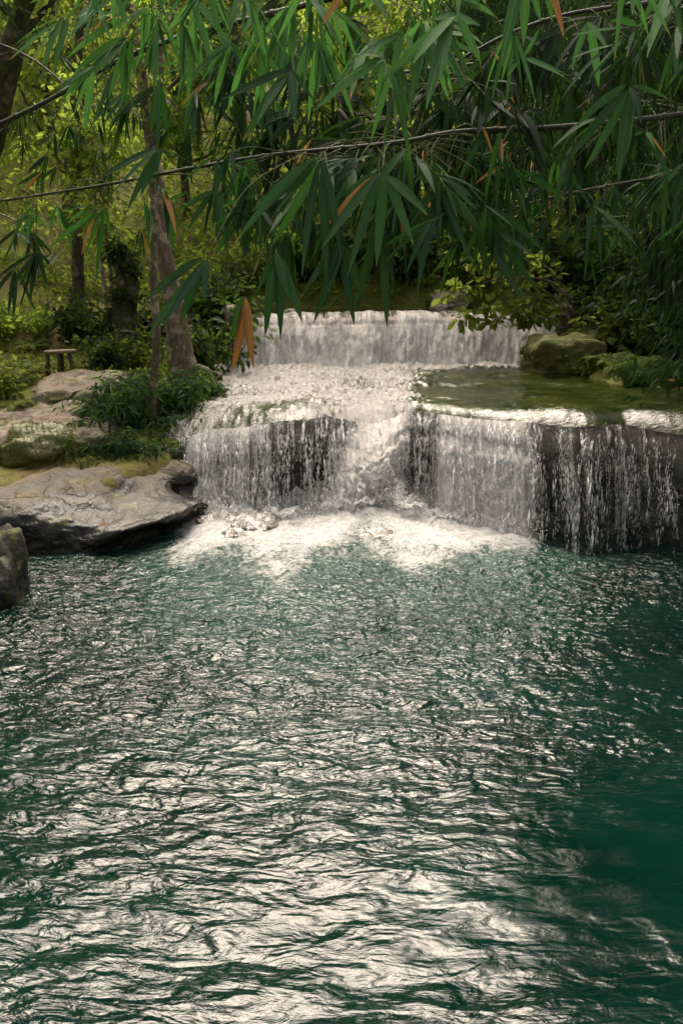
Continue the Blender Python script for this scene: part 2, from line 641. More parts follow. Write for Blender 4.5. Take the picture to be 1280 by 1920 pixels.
def fall_mat(name, su, tint=(.80, .79, .775), lacy=1.0):
    """falling water: strings and beads of white water with gaps between; 'dens' = how much water comes down there"""
    t = NT(name)
    fl = t.attr('flow').outputs['Vector']
    dens = t.attr('dens').outputs['Fac']
    st = t.noise(t.mapv(fl, (su, su * .05, 1)), 1, 4, .6, .3)                # ropes
    fn = t.noise(t.mapv(fl, (su * 3.2, su * .30, 1)), 1, 5, .7, .6)         # strings
    bd = t.noise(t.mapv(fl, (su * 3.4, su * 1.5, 1)), 1, 6, .8, 1.2)        # beads
    f = t.math('ADD', t.math('MULTIPLY', st, .34), t.math('ADD', t.math('MULTIPLY', fn, .30), t.math('MULTIPLY', bd, .48 * lacy)))
    a = t.rmp(t.math('ADD', f, dens), .98, 1.15)
    white = t.pbsdf(t.mix(t.rmp(bd, .3, .6), tuple(q * .88 for q in tint), tint), .3, .5, t.bump(t.math('ADD', fn, bd), .9, .05))
    tl = t.n('BsdfTranslucent'); t.val(tl.inputs['Color'], tuple(q * .95 for q in tint))
    body = t.mixs(.16, white, tl.outputs[0])
    # thin clear film between the strings: some gloss, otherwise see-through
    gl = t.n('BsdfGlossy'); gl.inputs['Roughness'].default_value = .12
    t.l(t.bump(fn, .8, .05), gl.inputs['Normal'])
    fr = t.n('Fresnel'); fr.inputs['IOR'].default_value = 1.33
    tr = t.n('BsdfTransparent')
    film = t.mixs(t.math('MULTIPLY', fr.outputs[0], .6), tr.outputs[0], gl.outputs[0])
    return t.done(t.mixs(a, film, body))


M['fall'] = fall_mat('falling_water', 11.0, (.90, .87, .835))
M['fall_weir'] = fall_mat('weir_water', 9.0, (.90, .86, .81), .9)


def foam_mat():
    t = NT('foam')
    p = t.pos()
    e = t.attr('edge').outputs['Fac']
    nz = t.noise(p, 7, 7, .72, .8)
    nf = t.noise(p, 30, 5, .7)
    c = t.mix(t.rmp(nf, .3, .65), (.22, .245, .24), (.55, .545, .53))
    white = t.pbsdf(c, .5, .4, t.bump(t.math('ADD', nz, t.math('MULTIPLY', nf, .5)), .9, .05))
    tl = t.n('BsdfTranslucent'); t.val(tl.inputs['Color'], (.8, .8, .78))
    body = t.mixs(.2, white, tl.outputs[0])
    tr = t.n('BsdfTransparent')
    a = t.rmp(t.math('ADD', t.math('ADD', t.math('MULTIPLY', nz, .7), t.math('MULTIPLY', nf, .3)), e), .84, 1.22)
    return t.done(t.mixs(a, tr.outputs[0], body))


M['foam'] = foam_mat()


def drop_mat():
    t = NT('spray')
    s = t.pbsdf((.85, .85, .84), .15, .6)
    tl = t.n('BsdfTranslucent'); t.val(tl.inputs['Color'], (.85, .85, .84))
    return t.done(t.mixs(.25, s, tl.outputs[0]))


M['spray'] = drop_mat()
# ------------------------------------------------------------------ the setting: river channel, banks, hillside
def left_edge(Y):      # left shore of the river
    return np.interp(Y, [0, 9, 12.5, 14.0, 15.6, 17.0, 18.5, 20.5, 22, 25, 30], [-7.5, -7.2, -6.4, -4.2, -2.75, -2.3, -2.45, -2.45, -2.3, -4.5, -9.0])


def right_edge(Y):
    return np.interp(Y, [0, 10, 13, 15, 16.5, 18, 20, 22, 25, 30], [5.2, 5.4, 6.6, 7.0, 5.6, 4.9, 4.5, 4.6, 4.4, 3.5])


def bank_h(X, Y):
    left = np.interp(Y, [0, 6, 11, 13, 14.5, 16, 17.5, 19, 21, 23, 26, 32, 45, 70, 110],
                     [2.3, 1.6, .5, .35, .55, 1.0, 1.5, 1.72, 2.0, 2.6, 3.5, 6.2, 12.0, 21, 30])
    right = np.interp(Y, [0, 6, 11, 14, 16, 18, 20, 22, 25, 32, 45, 70, 110],
                      [2.3, 2.0, 1.9, 1.9, 1.82, 1.85, 1.95, 2.5, 3.5, 6.2, 11.5, 20.5, 30])
    k = sstep(-1.5, 2.5, X)
    h = left * (1 - k) + right * k
    h = h + sstep(6, 16, np.abs(X)) * (1.6 + .10 * np.abs(X)) * sstep(8, 18, Y)
    return h


def ground_h(X, Y):
    X = np.asarray(X, float); Y = np.asarray(Y, float)
    p = np.stack([X, Y, np.zeros_like(X)], -1)
    h = bank_h(X, Y) + .30 * fbm(p * .45, 4, 3) * sstep(14, 22, Y + np.abs(X) * .3) + .07 * fbm(p * 2.3, 3, 5)
    far = sstep(28, 45, Y)
    h = h + far * 1.2 * fbm(p * .12, 3, 9)
    inl = sstep(-.15, .55, X - left_edge(Y))
    inr = sstep(-.15, .55, right_edge(Y) - X)
    back = 1 - sstep(24.0, 25.2, Y + .5 * fbm(p * .8, 2, 21))
    front = sstep(.6, 1.8, Y)
    ch = inl * inr * back * front
    bed = np.interp(Y, [0, 4, 15.5, 17.0, 21.2, 22.0, 26], [-1.2, -1.6, -1.2, .6, 1.0, 1.9, 2.0])
    # part of the pool lies under the ledge: the bed stays below it
    return h * (1 - ch) + bed * ch


def axis(parts):
    out = []
    for a, b, d in parts:
        out.append(np.arange(a, b, d))
    return np.concatenate(out)


gx = axis([(-120, -30, 3.0), (-30, -11, .6), (-11, 9, .13), (9, 30, .6), (30, 123, 3.0)])
gy = axis([(-30, 0, 3), (0, 11, .4), (11, 27, .13), (27, 60, .6), (60, 150, 3)])
GX, GY = np.meshgrid(gx, gy, indexing='ij')
GZ = ground_h(GX, GY)
ground = mesh_np('ground', np.stack([GX, GY, GZ], -1).reshape(-1, 3), grid_faces(len(gx), len(gy)), M['ground'])
tag(ground, 'brown forest floor and hillside rising behind the river', kind='structure')

# ------------------------------------------------------------------ rock ledge and the water on it
LX = [-3.6, -2.7, -2.2, -1.6, -1.0, -.5, -.15, .12, .45, .72, .9, 1.15, 1.5, 2.0, 2.4, 2.75, 3.1, 3.5, 3.85, 4.1, 4.4, 4.8, 5.4, 6.5, 9]
L_Y = [16.4, 15.95, 15.65, 15.30, 15.20, 15.35, 15.75, 16.1, 16.2, 16.1, 15.85, 15.6, 15.25, 14.75, 14.45, 14.30, 13.95, 13.80, 13.95, 14.2, 13.75, 13.4, 13.2, 13.2, 13]
L_Z = [1.45, 1.42, 1.50, 1.55, 1.60, 1.60, 1.56, 1.46, 1.42, 1.46, 1.58, 1.64, 1.66, 1.66, 1.68, 1.71, 1.75, 1.76, 1.74, 1.70, 1.76, 1.80, 1.82, 1.8, 1.8]
L_Z = [z + .07 for z in L_Z]
L_RY = [1.9, 1.8, 1.5, 1.25, 1.1, .8, .55, .6, .7, .6, .5, .45, .45, .45, .5, .62, .75, .78, .66, .55, .8, 1.0, 1.0, .6, .6]
L_RZ = [1.15, 1.1, .92, .75, .62, .48, .36, .5, .6, .5, .34, .32, .34, .36, .38, .46, .56, .58, .48, .42, .7, .9, .9, .4, .4]
L_UC = [.0, .05, .15, .35, .6, .6, .35, .1, .05, .1, .5, .55, .45, .35, .3, .3, .45, .4, .25, .2, .2, .4, .6, .5, .5]
YB = 22.0


def lip(X, which):
    return np.interp(X, LX, which)


def smooth_lip(X, which):
    return (lip(X - .14, which) + 2 * lip(X, which) + lip(X + .14, which)) / 4


def profile(X, s, water):
    """s 0..1 terrace, 1..2 the rounded lip, 2..3 the drop"""
    yl, zl = smooth_lip(X, L_Y), smooth_lip(X, L_Z)
    ry, rz, uc = smooth_lip(X, L_RY), smooth_lip(X, L_RZ), smooth_lip(X, L_UC)
    t0 = np.clip(s, 0, 1); t1 = np.clip(s - 1, 0, 1); t2 = np.clip(s - 2, 0, 1)
    th = t1 * math.pi / 2
    Y = YB + (yl + ry - YB) * t0 - ry * np.sin(th)
    yy_ = YB + (yl + ry - YB) * t0
    pq = np.stack([X, 0 * X, 0 * X], -1)
    zt = 1.68 + (zl - 1.68) * t0 + .05 * sstep(18.1, 18.5, yy_ + .5 * gnoise(pq * .8, 211)) - .06 * sstep(19.4, 19.0, yy_ + .6 * gnoise(pq * .9, 213)) * sstep(16.6, 17.6, yy_)
    zt = zt + .06 * sstep(20.3, 21.6, yy_) * np.clip(.4 + 1.4 * gnoise(np.stack([X * 1.1, yy_ * 1.3, 0 * X], -1), 215), 0, 1.2)
    z = zt - rz * (1 - np.cos(th))
    bot = -.9 if not water else -.05
    drop = (zl - rz - bot) * t2
    z = z - drop
    if water:
        Y = Y - .30 * np.sqrt(np.maximum(drop, 0)) * sstep(0, .25, drop) - .12 * drop
    else:
        Y = Y + uc * sstep(0, .8, drop) + .35 * sstep(.9, 2.4, drop)
    return Y, z


lx = np.arange(-3.6, 8.6, .04)
ls = np.concatenate([np.linspace(0, 1, 90)[:-1], np.linspace(1, 2, 16)[:-1], np.linspace(2, 3, 60)])
A, S = np.meshgrid(lx, ls, indexing='ij')
LYv, LZv = profile(A, S, False)
P = np.stack([A, LYv, LZv], -1)
d = .10 * fbm(P * 1.1, 3, 31) + .06 * fbm(np.stack([A * 4.5, 0 * A, LZv * .7], -1), 3, 35, ridged=True) * (S > 1) + .07 * fbm(P * np.array([3.0, 3.0, 1.4]), 4, 37)
P[..., 2] += d * (1 - np.clip(S - 1, 0, 1)) * .7 - .07
knob = .16 * fbm(P * np.array([1.8, 1.0, 1.5]) + 4, 4, 39, .55, True) * sstep(2.4, 3.2, A) + .05 * fbm(P * np.array([7, 7, 4.5]), 4, 40, .6)
P[..., 1] -= (d * 1.6 + knob - .04) * np.clip(S - 1, 0, 1)
P[..., 1] += .05 * (S > 1.5)
ledge = mesh_np('rock_ledge', P.reshape(-1, 3), grid_faces(len(lx), len(ls))[:, ::-1], M['ledge'])
tag(ledge, 'dark algae-covered rock ledge under the lower cascade', kind='structure')

# water on the terrace and over the lip: one continuous surface, cut at the lip
wx = np.arange(-2.95, 8.5, .028)


def terrace_foam(X, Y):
    """white water: everywhere under the weir and down the left and middle, none in the still corner on the right"""
    p = np.stack([X, Y, 0 * X], -1)
    f = .58 + .12 * fbm(p * .9, 3, 61)
    f = f + .12 * sstep(19.5, 21.6, Y)
    still = sstep(.9, 2.3, X + .35 * (18.8 - Y) * .3 + .5 * fbm(p * .7, 2, 66)) * (1 - sstep(19.6, 21.0, Y))
    f = f - .44 * still
    f = f - .10 * (1 - sstep(15.8, 17.0, Y)) * (X < .1)
    f = f + .10 * np.exp(-((X - .45) / .35) ** 2) * (1 - sstep(16.2, 17.6, Y))
    return f


def water_grid(s_rows, name_seed):
    A, S = np.meshgrid(wx, s_rows, indexing='ij')
    Y, Z = profile(A, S, True)
    P = np.stack([A, Y, Z], -1)
    t1 = np.clip(S - 1, 0, 1)
    base = .075 * fbm(P * np.array([1.6, 1.4, 1]), 3, 41) + .028 * fbm(P * np.array([5, 3, 2.0]), 3, 43)
    rough = .055 * fbm(P * np.array([11, 8, 3.0]), 3, 47, ridged=False)
    fo = np.clip((terrace_foam(A, Y) - .25) * 4, 0, 1)
    d = base * (.45 + .55 * fo) + rough * (.08 + .92 * fo)
    P[..., 2] += d * (1 - t1) + .03
    rope = .05 * fbm(np.stack([A * 7, P[..., 2] * .6, 0 * A], -1), 3, 53) + .02 * fbm(np.stack([A * 22, P[..., 2] * 1.5, 0 * A], -1), 2, 57)
    P[..., 1] -= t1 * (rope + .05)
    v = np.zeros_like(A)
    dl = np.sqrt(np.diff(Y, axis=1) ** 2 + np.diff(Z, axis=1) ** 2)
    v[:, 1:] = np.cumsum(dl, axis=1)
    return A, S, P, v


s1 = np.concatenate([np.linspace(0, 1, 150)[:-1], np.linspace(1, 1.55, 9)])
s2 = np.concatenate([np.linspace(1.55, 2, 10)[:-1], np.linspace(2, 3, 60)])
Aall, Sall, Pall, vall = water_grid(np.concatenate([s1, s2[1:]]), 0)
n1 = len(s1)
foamT = terrace_foam(Aall, Pall[..., 1])
thin = np.exp(-((Aall - 3.2) / .42) ** 2) * sstep(1.0, 1.25, Sall)
foamT = foamT + .33 * thin + .08 * sstep(.93, 1.1, Sall) * (Aall > 1.3) * (Aall < 2.9) + .10 * sstep(1.0, 1.3, Sall) * (Aall > 1.0) * (Aall < 2.8)
flow = np.stack([Aall, vall, 0 * Aall], -1)
st = mesh_np('stream_water', Pall[:, :n1].reshape(-1, 3), grid_faces(len(wx), n1)[:, ::-1], M['stream'], True,
             {'flow': flow[:, :n1].reshape(-1, 3), 'foam': foamT[:, :n1].ravel()})
tag(st, 'white rushing water on the terrace between the two falls', kind='structure')

D_X = [-3, -2.6, -2.0, -1.5, -1.0, -.6, -.2, .0, .12, .45, .75, .9, 1.2, 1.42, 1.55, 2.0, 2.5, 2.68, 2.78, 2.95, 3.1, 3.35, 3.6, 3.9, 4.2, 4.6, 5.2, 9]
D_V = [.50, .55, .55, .52, .46, .42, .44, .53, .62, .68, .64, .50, .44, .48, .60, .58, .61, .54, .46, .38, .42, .46, .39, .46, .41, .39, .38, .34]


def fall_density(X, z):
    xe = X - .45 * (z - .8) * np.exp(-((X - .45) / .7) ** 2)      # the white gush slants down to the left
    d = np.interp(xe, D_X, D_V) - .12 * sstep(.55, .05, z) * sstep(2.6, 3.0, X)
    return d


sheet = empty('waterfall', (0.8, 15.3, 0))
for k, off in enumerate((0.0, .07)):
    Pk = Pall[:, n1 - 1:].copy()
    fl2 = flow[:, n1 - 1:].copy()
    Ak, Zk = Aall[:, n1 - 1:], Pk[..., 2]
    Pk[..., 1] -= off * np.clip((Sall[:, n1 - 1:] - 1.55) / .8, 0, 1) * (1 + .8 * fbm(Pk * np.array([2.5, 0, .8]), 2, 77))
    gush = np.exp(-((Ak - .45 - .45 * (Zk - .8)) / .42) ** 2)
    ramp = sstep(1.55, 2.25, Sall[:, n1 - 1:])
    Pk[..., 1] -= gush * (.10 + .16 * (1.6 - Zk)) * (1 if k == 0 else 1.6) * ramp
    Pk[..., 1] -= gush * .13 * fbm(Pk * np.array([7, 7, 6.0]), 5, 79, .65) * ramp
    lump = .055 * fbm(Pk * np.array([8, 0, 3.0]) + k * 9, 4, 83, .6) + .06 * fbm(Pk * np.array([17, 0, 5.0]) + k * 5, 3, 85, .6)
    Pk[..., 1] -= (lump + .04) * ramp * (.7 + .5 * gush)
    Pk[..., 2] += .05 * fbm(Pk * np.array([9, 0, 7.0]), 3, 87) * ramp
    fl2[..., 0] += k * 13.7
    dn = fall_density(Ak, Zk) - (.10 if k else 0.0) + .05 * fbm(np.stack([Ak * 3, 0 * Ak, 0 * Ak], -1), 2, 81)
    dn = dn - .05 * sstep(1.5, .2, Zk) * ((Ak < -.1) | ((Ak > .85) & (Ak < 1.45))) + .10 * sstep(1.25, 1.6, Zk) * (Ak < -1.2)
    o = mesh_np('water_sheet', (Pk - np.array([.8, 15.3, 0])).reshape(-1, 3), grid_faces(len(wx), Pk.shape[1])[:, ::-1], M['fall'], True,
                {'flow': fl2.reshape(-1, 3), 'dens': dn.ravel()}, sheet)
tag(sheet, 'wide lower cascade of stringy white water over the dark rock ledge', 'waterfall')

# drops: small stretched beads flying in front of the sheet and over the foot
OCT = (np.array([[1, 0, 0], [-1, 0, 0], [0, 1, 0], [0, -1, 0], [0, 0, 1], [0, 0, -1]], float),
       np.array([[0, 2, 4], [2, 1, 4], [1, 3, 4], [3, 0, 4], [2, 0, 5], [1, 2, 5], [3, 1, 5], [0, 3, 5]]))


def drops(P, r, stretch):
    n = len(P)
    V = OCT[0][None] * np.stack([r, r, r * stretch], -1)[:, None] + P[:, None]
    return V.reshape(-1, 3), (OCT[1][None] + (np.arange(n) * 6)[:, None, None]).reshape(-1, 3)


ns = 900
xs = rng.uniform(-2.6, 5.0, ns * 4)
w = np.clip(np.interp(xs, D_X, D_V) - .36, .012, 1)
xs = xs[rng.random(len(xs)) < w / .25][:ns]
X, S_, TH = [], [], []
for x0 in xs:                      # each string of beads keeps its own course, start and thickness
    m = int(rng.integers(25, 80))
    a0 = rng.uniform(1.5, 2.5); a1 = min(3.0, a0 + rng.uniform(.3, 1.3))
    q = np.sort(rng.uniform(a0, a1, m))
    X.append(x0 + np.cumsum(rng.normal(0, .004, m)) + rng.normal(0, .010, m)); S_.append(q); TH.append(np.full(m, rng.lognormal(0, .3)))
X, S_, TH = np.concatenate(X), np.concatenate(S_), np.concatenate(TH)
Yd, Zd = profile(X, S_, True)
Yd = Yd - np.abs(rng.normal(0, .05, len(X))) - .06 - np.exp(-((X - .45 - .45 * (Zd - .8)) / .4) ** 2) * (.16 + .22 * (1.6 - Zd)) * sstep(1.55, 2.4, S_)
Pd_ = np.stack([X, Yd, Zd + rng.normal(0, .02, len(X))], -1)
n2 = 14000
X2 = np.concatenate([rng.uniform(-2.3, 2.8, n2), rng.normal(.35, .42, n2)])
Y2 = smooth_lip(X2, L_Y) - np.abs(rng.normal(.15, .45, len(X2))) - .15
Z2 = np.abs(rng.normal(0, .16, len(X2))) + .12 + 1.1 * np.exp(-((X2 - .4) / .5) ** 2) * rng.random(len(X2)) ** 1.6
Pd_ = np.vstack([Pd_, np.stack([X2, Y2, Z2], -1)])
rr = np.concatenate([TH * .0028, np.full(2 * n2, .0045)]) * rng.lognormal(0, .4, len(Pd_))
stt = np.concatenate([rng.uniform(3, 13, len(X)), rng.uniform(.8, 1.4, len(X2))])
V, Fo = drops(Pd_, rr, stt)
sp = mesh_np('spray', V - np.array([.8, 15.3, 0]), Fo, M['spray'], True, None, sheet)
tag(sp, kind='stuff')

# ------------------------------------------------------------------ the weir with its fall
wr = empty('weir', (1.1, 22.2, 1.6))
zc = 2.66
yy = np.concatenate([np.linspace(21.38, 21.75, 20), 21.75 + .25 * (1 - np.cos(np.linspace(.1, math.pi / 2, 8))), np.linspace(22.05, 22.6, 6)])
zz = np.concatenate([np.linspace(1.2, zc - .22, 20), zc - .22 + .22 * np.sin(np.linspace(.1, math.pi / 2, 8)), np.full(6, zc)])
xx = np.arange(-2.35, 4.75, .06)
A, I = np.meshgrid(xx, np.arange(len(yy)), indexing='ij')
P = np.stack([A, yy[I], zz[I]], -1)
P[..., 1] -= .07 * fbm(P * np.array([1.6, 1, 1.2]), 4, 91)
P[..., 2] += (.07 * np.sin((A + 2.2) / 6.8 * math.pi) + .05 * fbm(np.stack([A * 1.3, 0 * A, 0 * A], -1), 4, 93)) * sstep(1.8, 2.5, P[..., 2])
mesh_np('spillway', P.reshape(-1, 3) - np.array([1.1, 22.2, 1.6]), grid_faces(len(xx), len(yy)), M['concrete'], True, None, wr)


def rough_box(c, dims, seed, amp=.03, n=10, bev=.12):
    """a box with rounded, weathered edges"""
    bm = bmesh.new()
    bmesh.ops.create_cube(bm, size=2)
    bmesh.ops.subdivide_edges(bm, edges=bm.edges[:], cuts=n, use_grid_fill=True)
    V = np.array([v.co[:] for v in bm.verts])
    Fo = [[v.index for v in f.verts] for f in bm.faces]
    bm.free()
    d = np.asarray(dims, float) / 2
    V = V * d
    q = np.sign(V) * np.maximum(np.abs(V) - (d - bev), 0)
    inner = V - q
    ql = np.linalg.norm(q, axis=1, keepdims=True)
    V = inner + q * np.where(ql > 1e-9, bev / np.maximum(ql, bev), 1)
    N = nrm(V / d)
    V = V + N * (amp * fbm((V + seed * 7) * 2.2, 4, seed))[:, None] * 2
    return V + np.asarray(c), np.array(Fo)


for (cx, w_) in ((-2.33, .36), (4.78, .4)):
    V, Fo = rough_box((cx, 22.0, 2.1), (w_, .75, 1.75), 5)
    mesh_np('pillar', V - np.array([1.1, 22.2, 1.6]), Fo, M['concrete'], True, None, wr)
tag(wr, 'straight concrete weir with an end pillar holding back the upper stream', 'weir')

fallw = empty('waterfall', (1.1, 21.6, 1.66))
fx = np.arange(-2.14, 4.58, .03)
for k in range(2):
    fz = np.concatenate([np.full(8, zc + .09), zc + .09 - .2 * (1 - np.cos(np.linspace(0, math.pi / 2, 8)))[1:], np.linspace(zc - .11, 1.55, 46)[1:]])
    fy = np.concatenate([np.linspace(22.75, 21.98, 8), 21.98 - .26 * np.sin(np.linspace(0, math.pi / 2, 8))[1:], 21.72 - .10 * np.sqrt(np.linspace(0, 1, 46)[1:]) - np.linspace(0, .36, 46)[1:] - .04 * k])
    A, I = np.meshgrid(fx, np.arange(len(fz)), indexing='ij')
    P = np.stack([A, fy[I], fz[I]], -1)
    dr = np.clip((zc + .1 - P[..., 2]) / .4, 0, 1)
    P[..., 1] -= dr * (.06 * fbm(np.stack([A * 5, P[..., 2] * .7, 0 * A + k], -1), 3, 95) + .04 * fbm(np.stack([A * 14, P[..., 2] * 3, 0 * A], -1), 3, 97) + .02)
    P[..., 1] -= dr * (.05 * fbm(np.stack([A * 11, P[..., 2] * 1.8, 0 * A + k], -1), 4, 105, .6) + .05)
    P[..., 2] += (1 - .6 * dr) * (.07 * np.sin((A + 2.2) / 6.8 * math.pi) + .05 * fbm(np.stack([A * 1.3, 0 * A, 0 * A], -1), 4, 93)) + (1 - dr) * .03 * fbm(P * np.array([3.2, 1.5, 0]), 3, 99)
    v = np.concatenate([[0], np.cumsum(np.hypot(np.diff(fy), np.diff(fz)))])
    dens = .64 + .16 * fbm(np.stack([A * 1.7, P[..., 2] * .4, 0 * A + k], -1), 4, 101) - .10 * k + .05 * sstep(2.1, 1.7, P[..., 2]) - .12 * (1 - dr)
    mesh_np('water_sheet', P.reshape(-1, 3) - np.array([1.1, 21.6, 1.66]), grid_faces(len(fx), len(fz))[:, ::-1], M['fall_weir'], True,
            {'flow': np.stack([A + 7.3 * k, v[I], 0 * A], -1).reshape(-1, 3), 'dens': dens.ravel()}, fallw)
tag(fallw, 'even white curtain of water spilling over the straight upper weir', 'waterfall')

ux = np.arange(-5.2, 5.0, .12); uy = np.arange(22.0, 26.0, .12)
A, B = np.meshgrid(ux, uy, indexing='ij')
P = np.stack([A, B, 2.755 + .02 * fbm(np.stack([A * 2, B * 2, 0 * A], -1), 3, 111) - .03 * sstep(22.7, 22.0, B)], -1)
up = mesh_np('upstream_water', P.reshape(-1, 3), grid_faces(len(ux), len(uy)), M['stream'], True,
             {'flow': P.reshape(-1, 3), 'foam': np.full(P.shape[0] * P.shape[1], .30)})
tag(up, 'calm green water above the weir', kind='structure')

# ------------------------------------------------------------------ pool
px_ = axis([(-9, -6, .12), (-6, 6, .05), (6, 9, .12)])
py_ = axis([(.3, 4, .1), (4, 17.2, .045)])
A, B = np.meshgrid(px_, py_, indexing='ij')
cx, cy = .3, 18.5
rho = np.hypot(A - cx, B - cy)
th = np.arctan2(A - cx, cy - B)
arc = np.stack([th * 9.0, rho, 0 * A], -1)
q = np.stack([th * 9.0, rho, 0 * A], -1)
wv = .030 * fbm(q * np.array([.6, 1.0, 1]), 2, 121) + .030 * fbm(q * np.array([1.9, 2.8, 1]) + 5, 3, 123, .5)
yb = smooth_lip(A, L_Y) - .12
dist = np.maximum(yb - B, 0)
dist = dist * (1 + .24 * fbm(np.stack([A * .9, B * .5, 0 * A], -1), 4, 135))
calm = sstep(2.6, 4.2, A + .25 * dist)
wv = wv * (1 - .35 * calm)
reach = np.interp(A, [-4, -3.2, -2.6, -2, 0, 1, 2.0, 2.7, 3.3, 4.2, 6], [.7, 1.7, 2.7, 3.8, 4.5, 4.4, 3.3, 1.9, .9, .4, .15])
fo = .84 * sstep(1.45, .05, dist / reach)
fo = fo + .22 * fbm(q * np.array([.9, .6, 1]), 4, 131) * sstep(2.6, .4, dist / reach)
fo = fo * (.25 + .75 * sstep(3.2, 2.5, A)) - .25 * sstep(2.6, 3.4, A)
milk = .8 * sstep(2.0, .3, dist / reach)
mound = sstep(1.0, 0.0, dist / reach) * (.16 + .05 * fbm(np.stack([A * 4, B * 4, 0 * A], -1), 4, 133)) * sstep(-3, -2, A) * sstep(3.4, 2.4, A)
Zp = wv + mound
chop = (.44 + .46 * sstep(5.5, 11.5, B)) * (1 + .55 * fbm(q * np.array([.35, .5, 1]), 3, 137)) - .20 * calm + .2 * sstep(2.5, .5, dist / reach)
pool = mesh_np('pool_water', np.stack([A, B, Zp], -1).reshape(-1, 3), grid_faces(len(px_), len(py_)), M['pool'], True,
               {'arc': arc.reshape(-1, 3), 'foam': fo.ravel(), 'chop': chop.ravel(), 'milky': milk.ravel()})
tag(pool, 'deep emerald pool with rippled reflecting surface', kind='structure')

# churned foam heaped along the foot of the cascade
fx = np.arange(-2.75, 3.1, .026); ft = np.linspace(0, 1, 110)
A, T = np.meshgrid(fx, ft, indexing='ij')
wid = np.interp(A, [-2.8, -2.3, -1.5, 0, .5, 1.2, 2.0, 2.6, 3.1], [.8, 1.6, 2.3, 2.7, 3.0, 2.8, 2.1, 1.1, .4])
Y = smooth_lip(A, L_Y) + .25 - T * wid
q = np.stack([A, Y, 0 * A], -1)
hgt = np.interp(A, [-2.8, -2.3, -1.6, -.6, 0, .45, .9, 1.6, 2.4, 3.1], [.12, .30, .30, .24, .34, .46, .38, .28, .16, .05])
H = hgt * (1 - sstep(.1, 1.0, T)) * (1 + .5 * fbm(q * 1.6, 3, 141)) + .16 * fbm(q * 3.6, 5, 143, .6) * sstep(1, .55, T) + .05 * np.abs(fbm(q * 11, 3, 145)) * sstep(1, .5, T)
H = np.maximum(H, -.05)
edge = .62 - .66 * sstep(.15, .95, T) - .7 * sstep(1.9, 2.7, A) - .5 * sstep(-2.3, -2.75, A) + .30 * fbm(q * 1.8, 4, 147)
foam = mesh_np('foam', np.stack([A, Y, H + .03], -1).reshape(-1, 3), grid_faces(len(fx), len(ft))[:, ::-1], M['foam'], True, {'edge': edge.ravel()})
tag(foam, 'churned white foam at the foot of the lower cascade', kind='stuff')
# ------------------------------------------------------------------ rocks
def ico(sub):
    bm = bmesh.new()
    bmesh.ops.create_icosphere(bm, subdivisions=sub, radius=1)
    V = np.array([v.co[:] for v in bm.verts]); Fo = np.array([[v.index for v in f.verts] for f in bm.faces])
    bm.free()
    return V, Fo


ICO5 = ico(5)
ICO4 = ico(4)


def rock(name, c, dims, seed, mat, amp=.28, block=.35, rot=0.0, tilt=0.0, sub=5, parent=None):
    V, Fo = ICO5 if sub == 5 else ICO4
    d = np.asarray(dims, float) / 2
    # blocky superellipsoid, then noise at several sizes with ledges
    p = V / (np.sum(np.abs(V) ** (2 + 6 * block), axis=1, keepdims=True) ** (1 / (2 + 6 * block)))
    n_ = fbm(V * 1.3 + seed * 5.7, 3, seed) * amp + fbm(V * 3.6 + seed, 4, seed + 3, .55, True) * amp * .35
    p = p * (1 + n_)[:, None] * d
    s, k = math.sin(tilt), math.cos(tilt)
    p = np.stack([p[:, 0], p[:, 1] * k - p[:, 2] * s, p[:, 1] * s + p[:, 2] * k], 1)
    step = .16 * max(d[2], .1)
    p[:, 2] += .5 * (np.round(p[:, 2] / step) * step - p[:, 2]) * sstep(-.1, .3, fbm(V * 2 + 9, 2, seed + 8))
    o = mesh_np(name, p, Fo, mat, True, None, parent)
    o.location = tuple(c)
    o.rotation_euler = (0, 0, rot)
    return o


# the long rock shelf on the left: profiles from the back, over the top, down to the water
cols = [
    (-150, [(880, 16.0), (905, 14.9), (922, 14.2), (945, 13.8), (975, 13.55), (1005, 13.5), (1035, 13.5), (1062, 13.6)]),
    (-60, [(880, 16.0), (908, 14.9), (925, 14.2), (948, 13.75), (978, 13.5), (1005, 13.5), (1035, 13.5), (1062, 13.6)]),
    (20, [(878, 16.0), (903, 14.9), (920, 14.15), (945, 13.65), (975, 13.45), (1005, 13.45), (1038, 13.45), (1064, 13.55)]),
    (100, [(866, 16.1), (888, 15.1), (908, 14.4), (938, 13.75), (970, 13.45), (1005, 13.35), (1040, 13.35), (1066, 13.5)]),
    (160, [(862, 16.2), (882, 15.2), (900, 14.7), (930, 14.0), (968, 13.45), (1008, 13.25), (1043, 13.25), (1070, 13.4)]),
    (215, [(860, 16.2), (880, 15.3), (896, 15.0), (918, 14.6), (958, 13.8), (996, 13.25), (1020, 13.45), (1066, 13.5)]),
    (255, [(860, 16.2), (876, 15.5), (884, 15.35), (908, 15.0), (945, 14.1), (986, 13.35), (1002, 13.75), (1058, 13.75)]),
    (300, [(860, 16.2), (876, 15.6), (894, 15.4), (918, 14.95), (945, 14.3), (975, 13.65), (990, 14.2), (1040, 14.1)]),
    (335, [(860, 16.2), (876, 15.65), (902, 15.45), (921, 15.3), (936, 14.8), (962, 13.95), (975, 14.45), (1020, 14.3)]),
    (362, [(868, 16.2), (884, 15.7), (906, 15.55), (926, 15.5), (936, 15.1), (948, 14.3), (964, 14.75), (1000, 14.6)]),
    (385, [(885, 16.2), (905, 15.8), (920, 15.6), (932, 15.5), (937, 15.1), (943, 14.75), (958, 15.0), (985, 15.0)]),
    (402, [(912, 16.2), (926, 15.9), (938, 15.7), (944, 15.6), (950, 15.4), (958, 15.3), (970, 15.4), (990, 15.4)])]
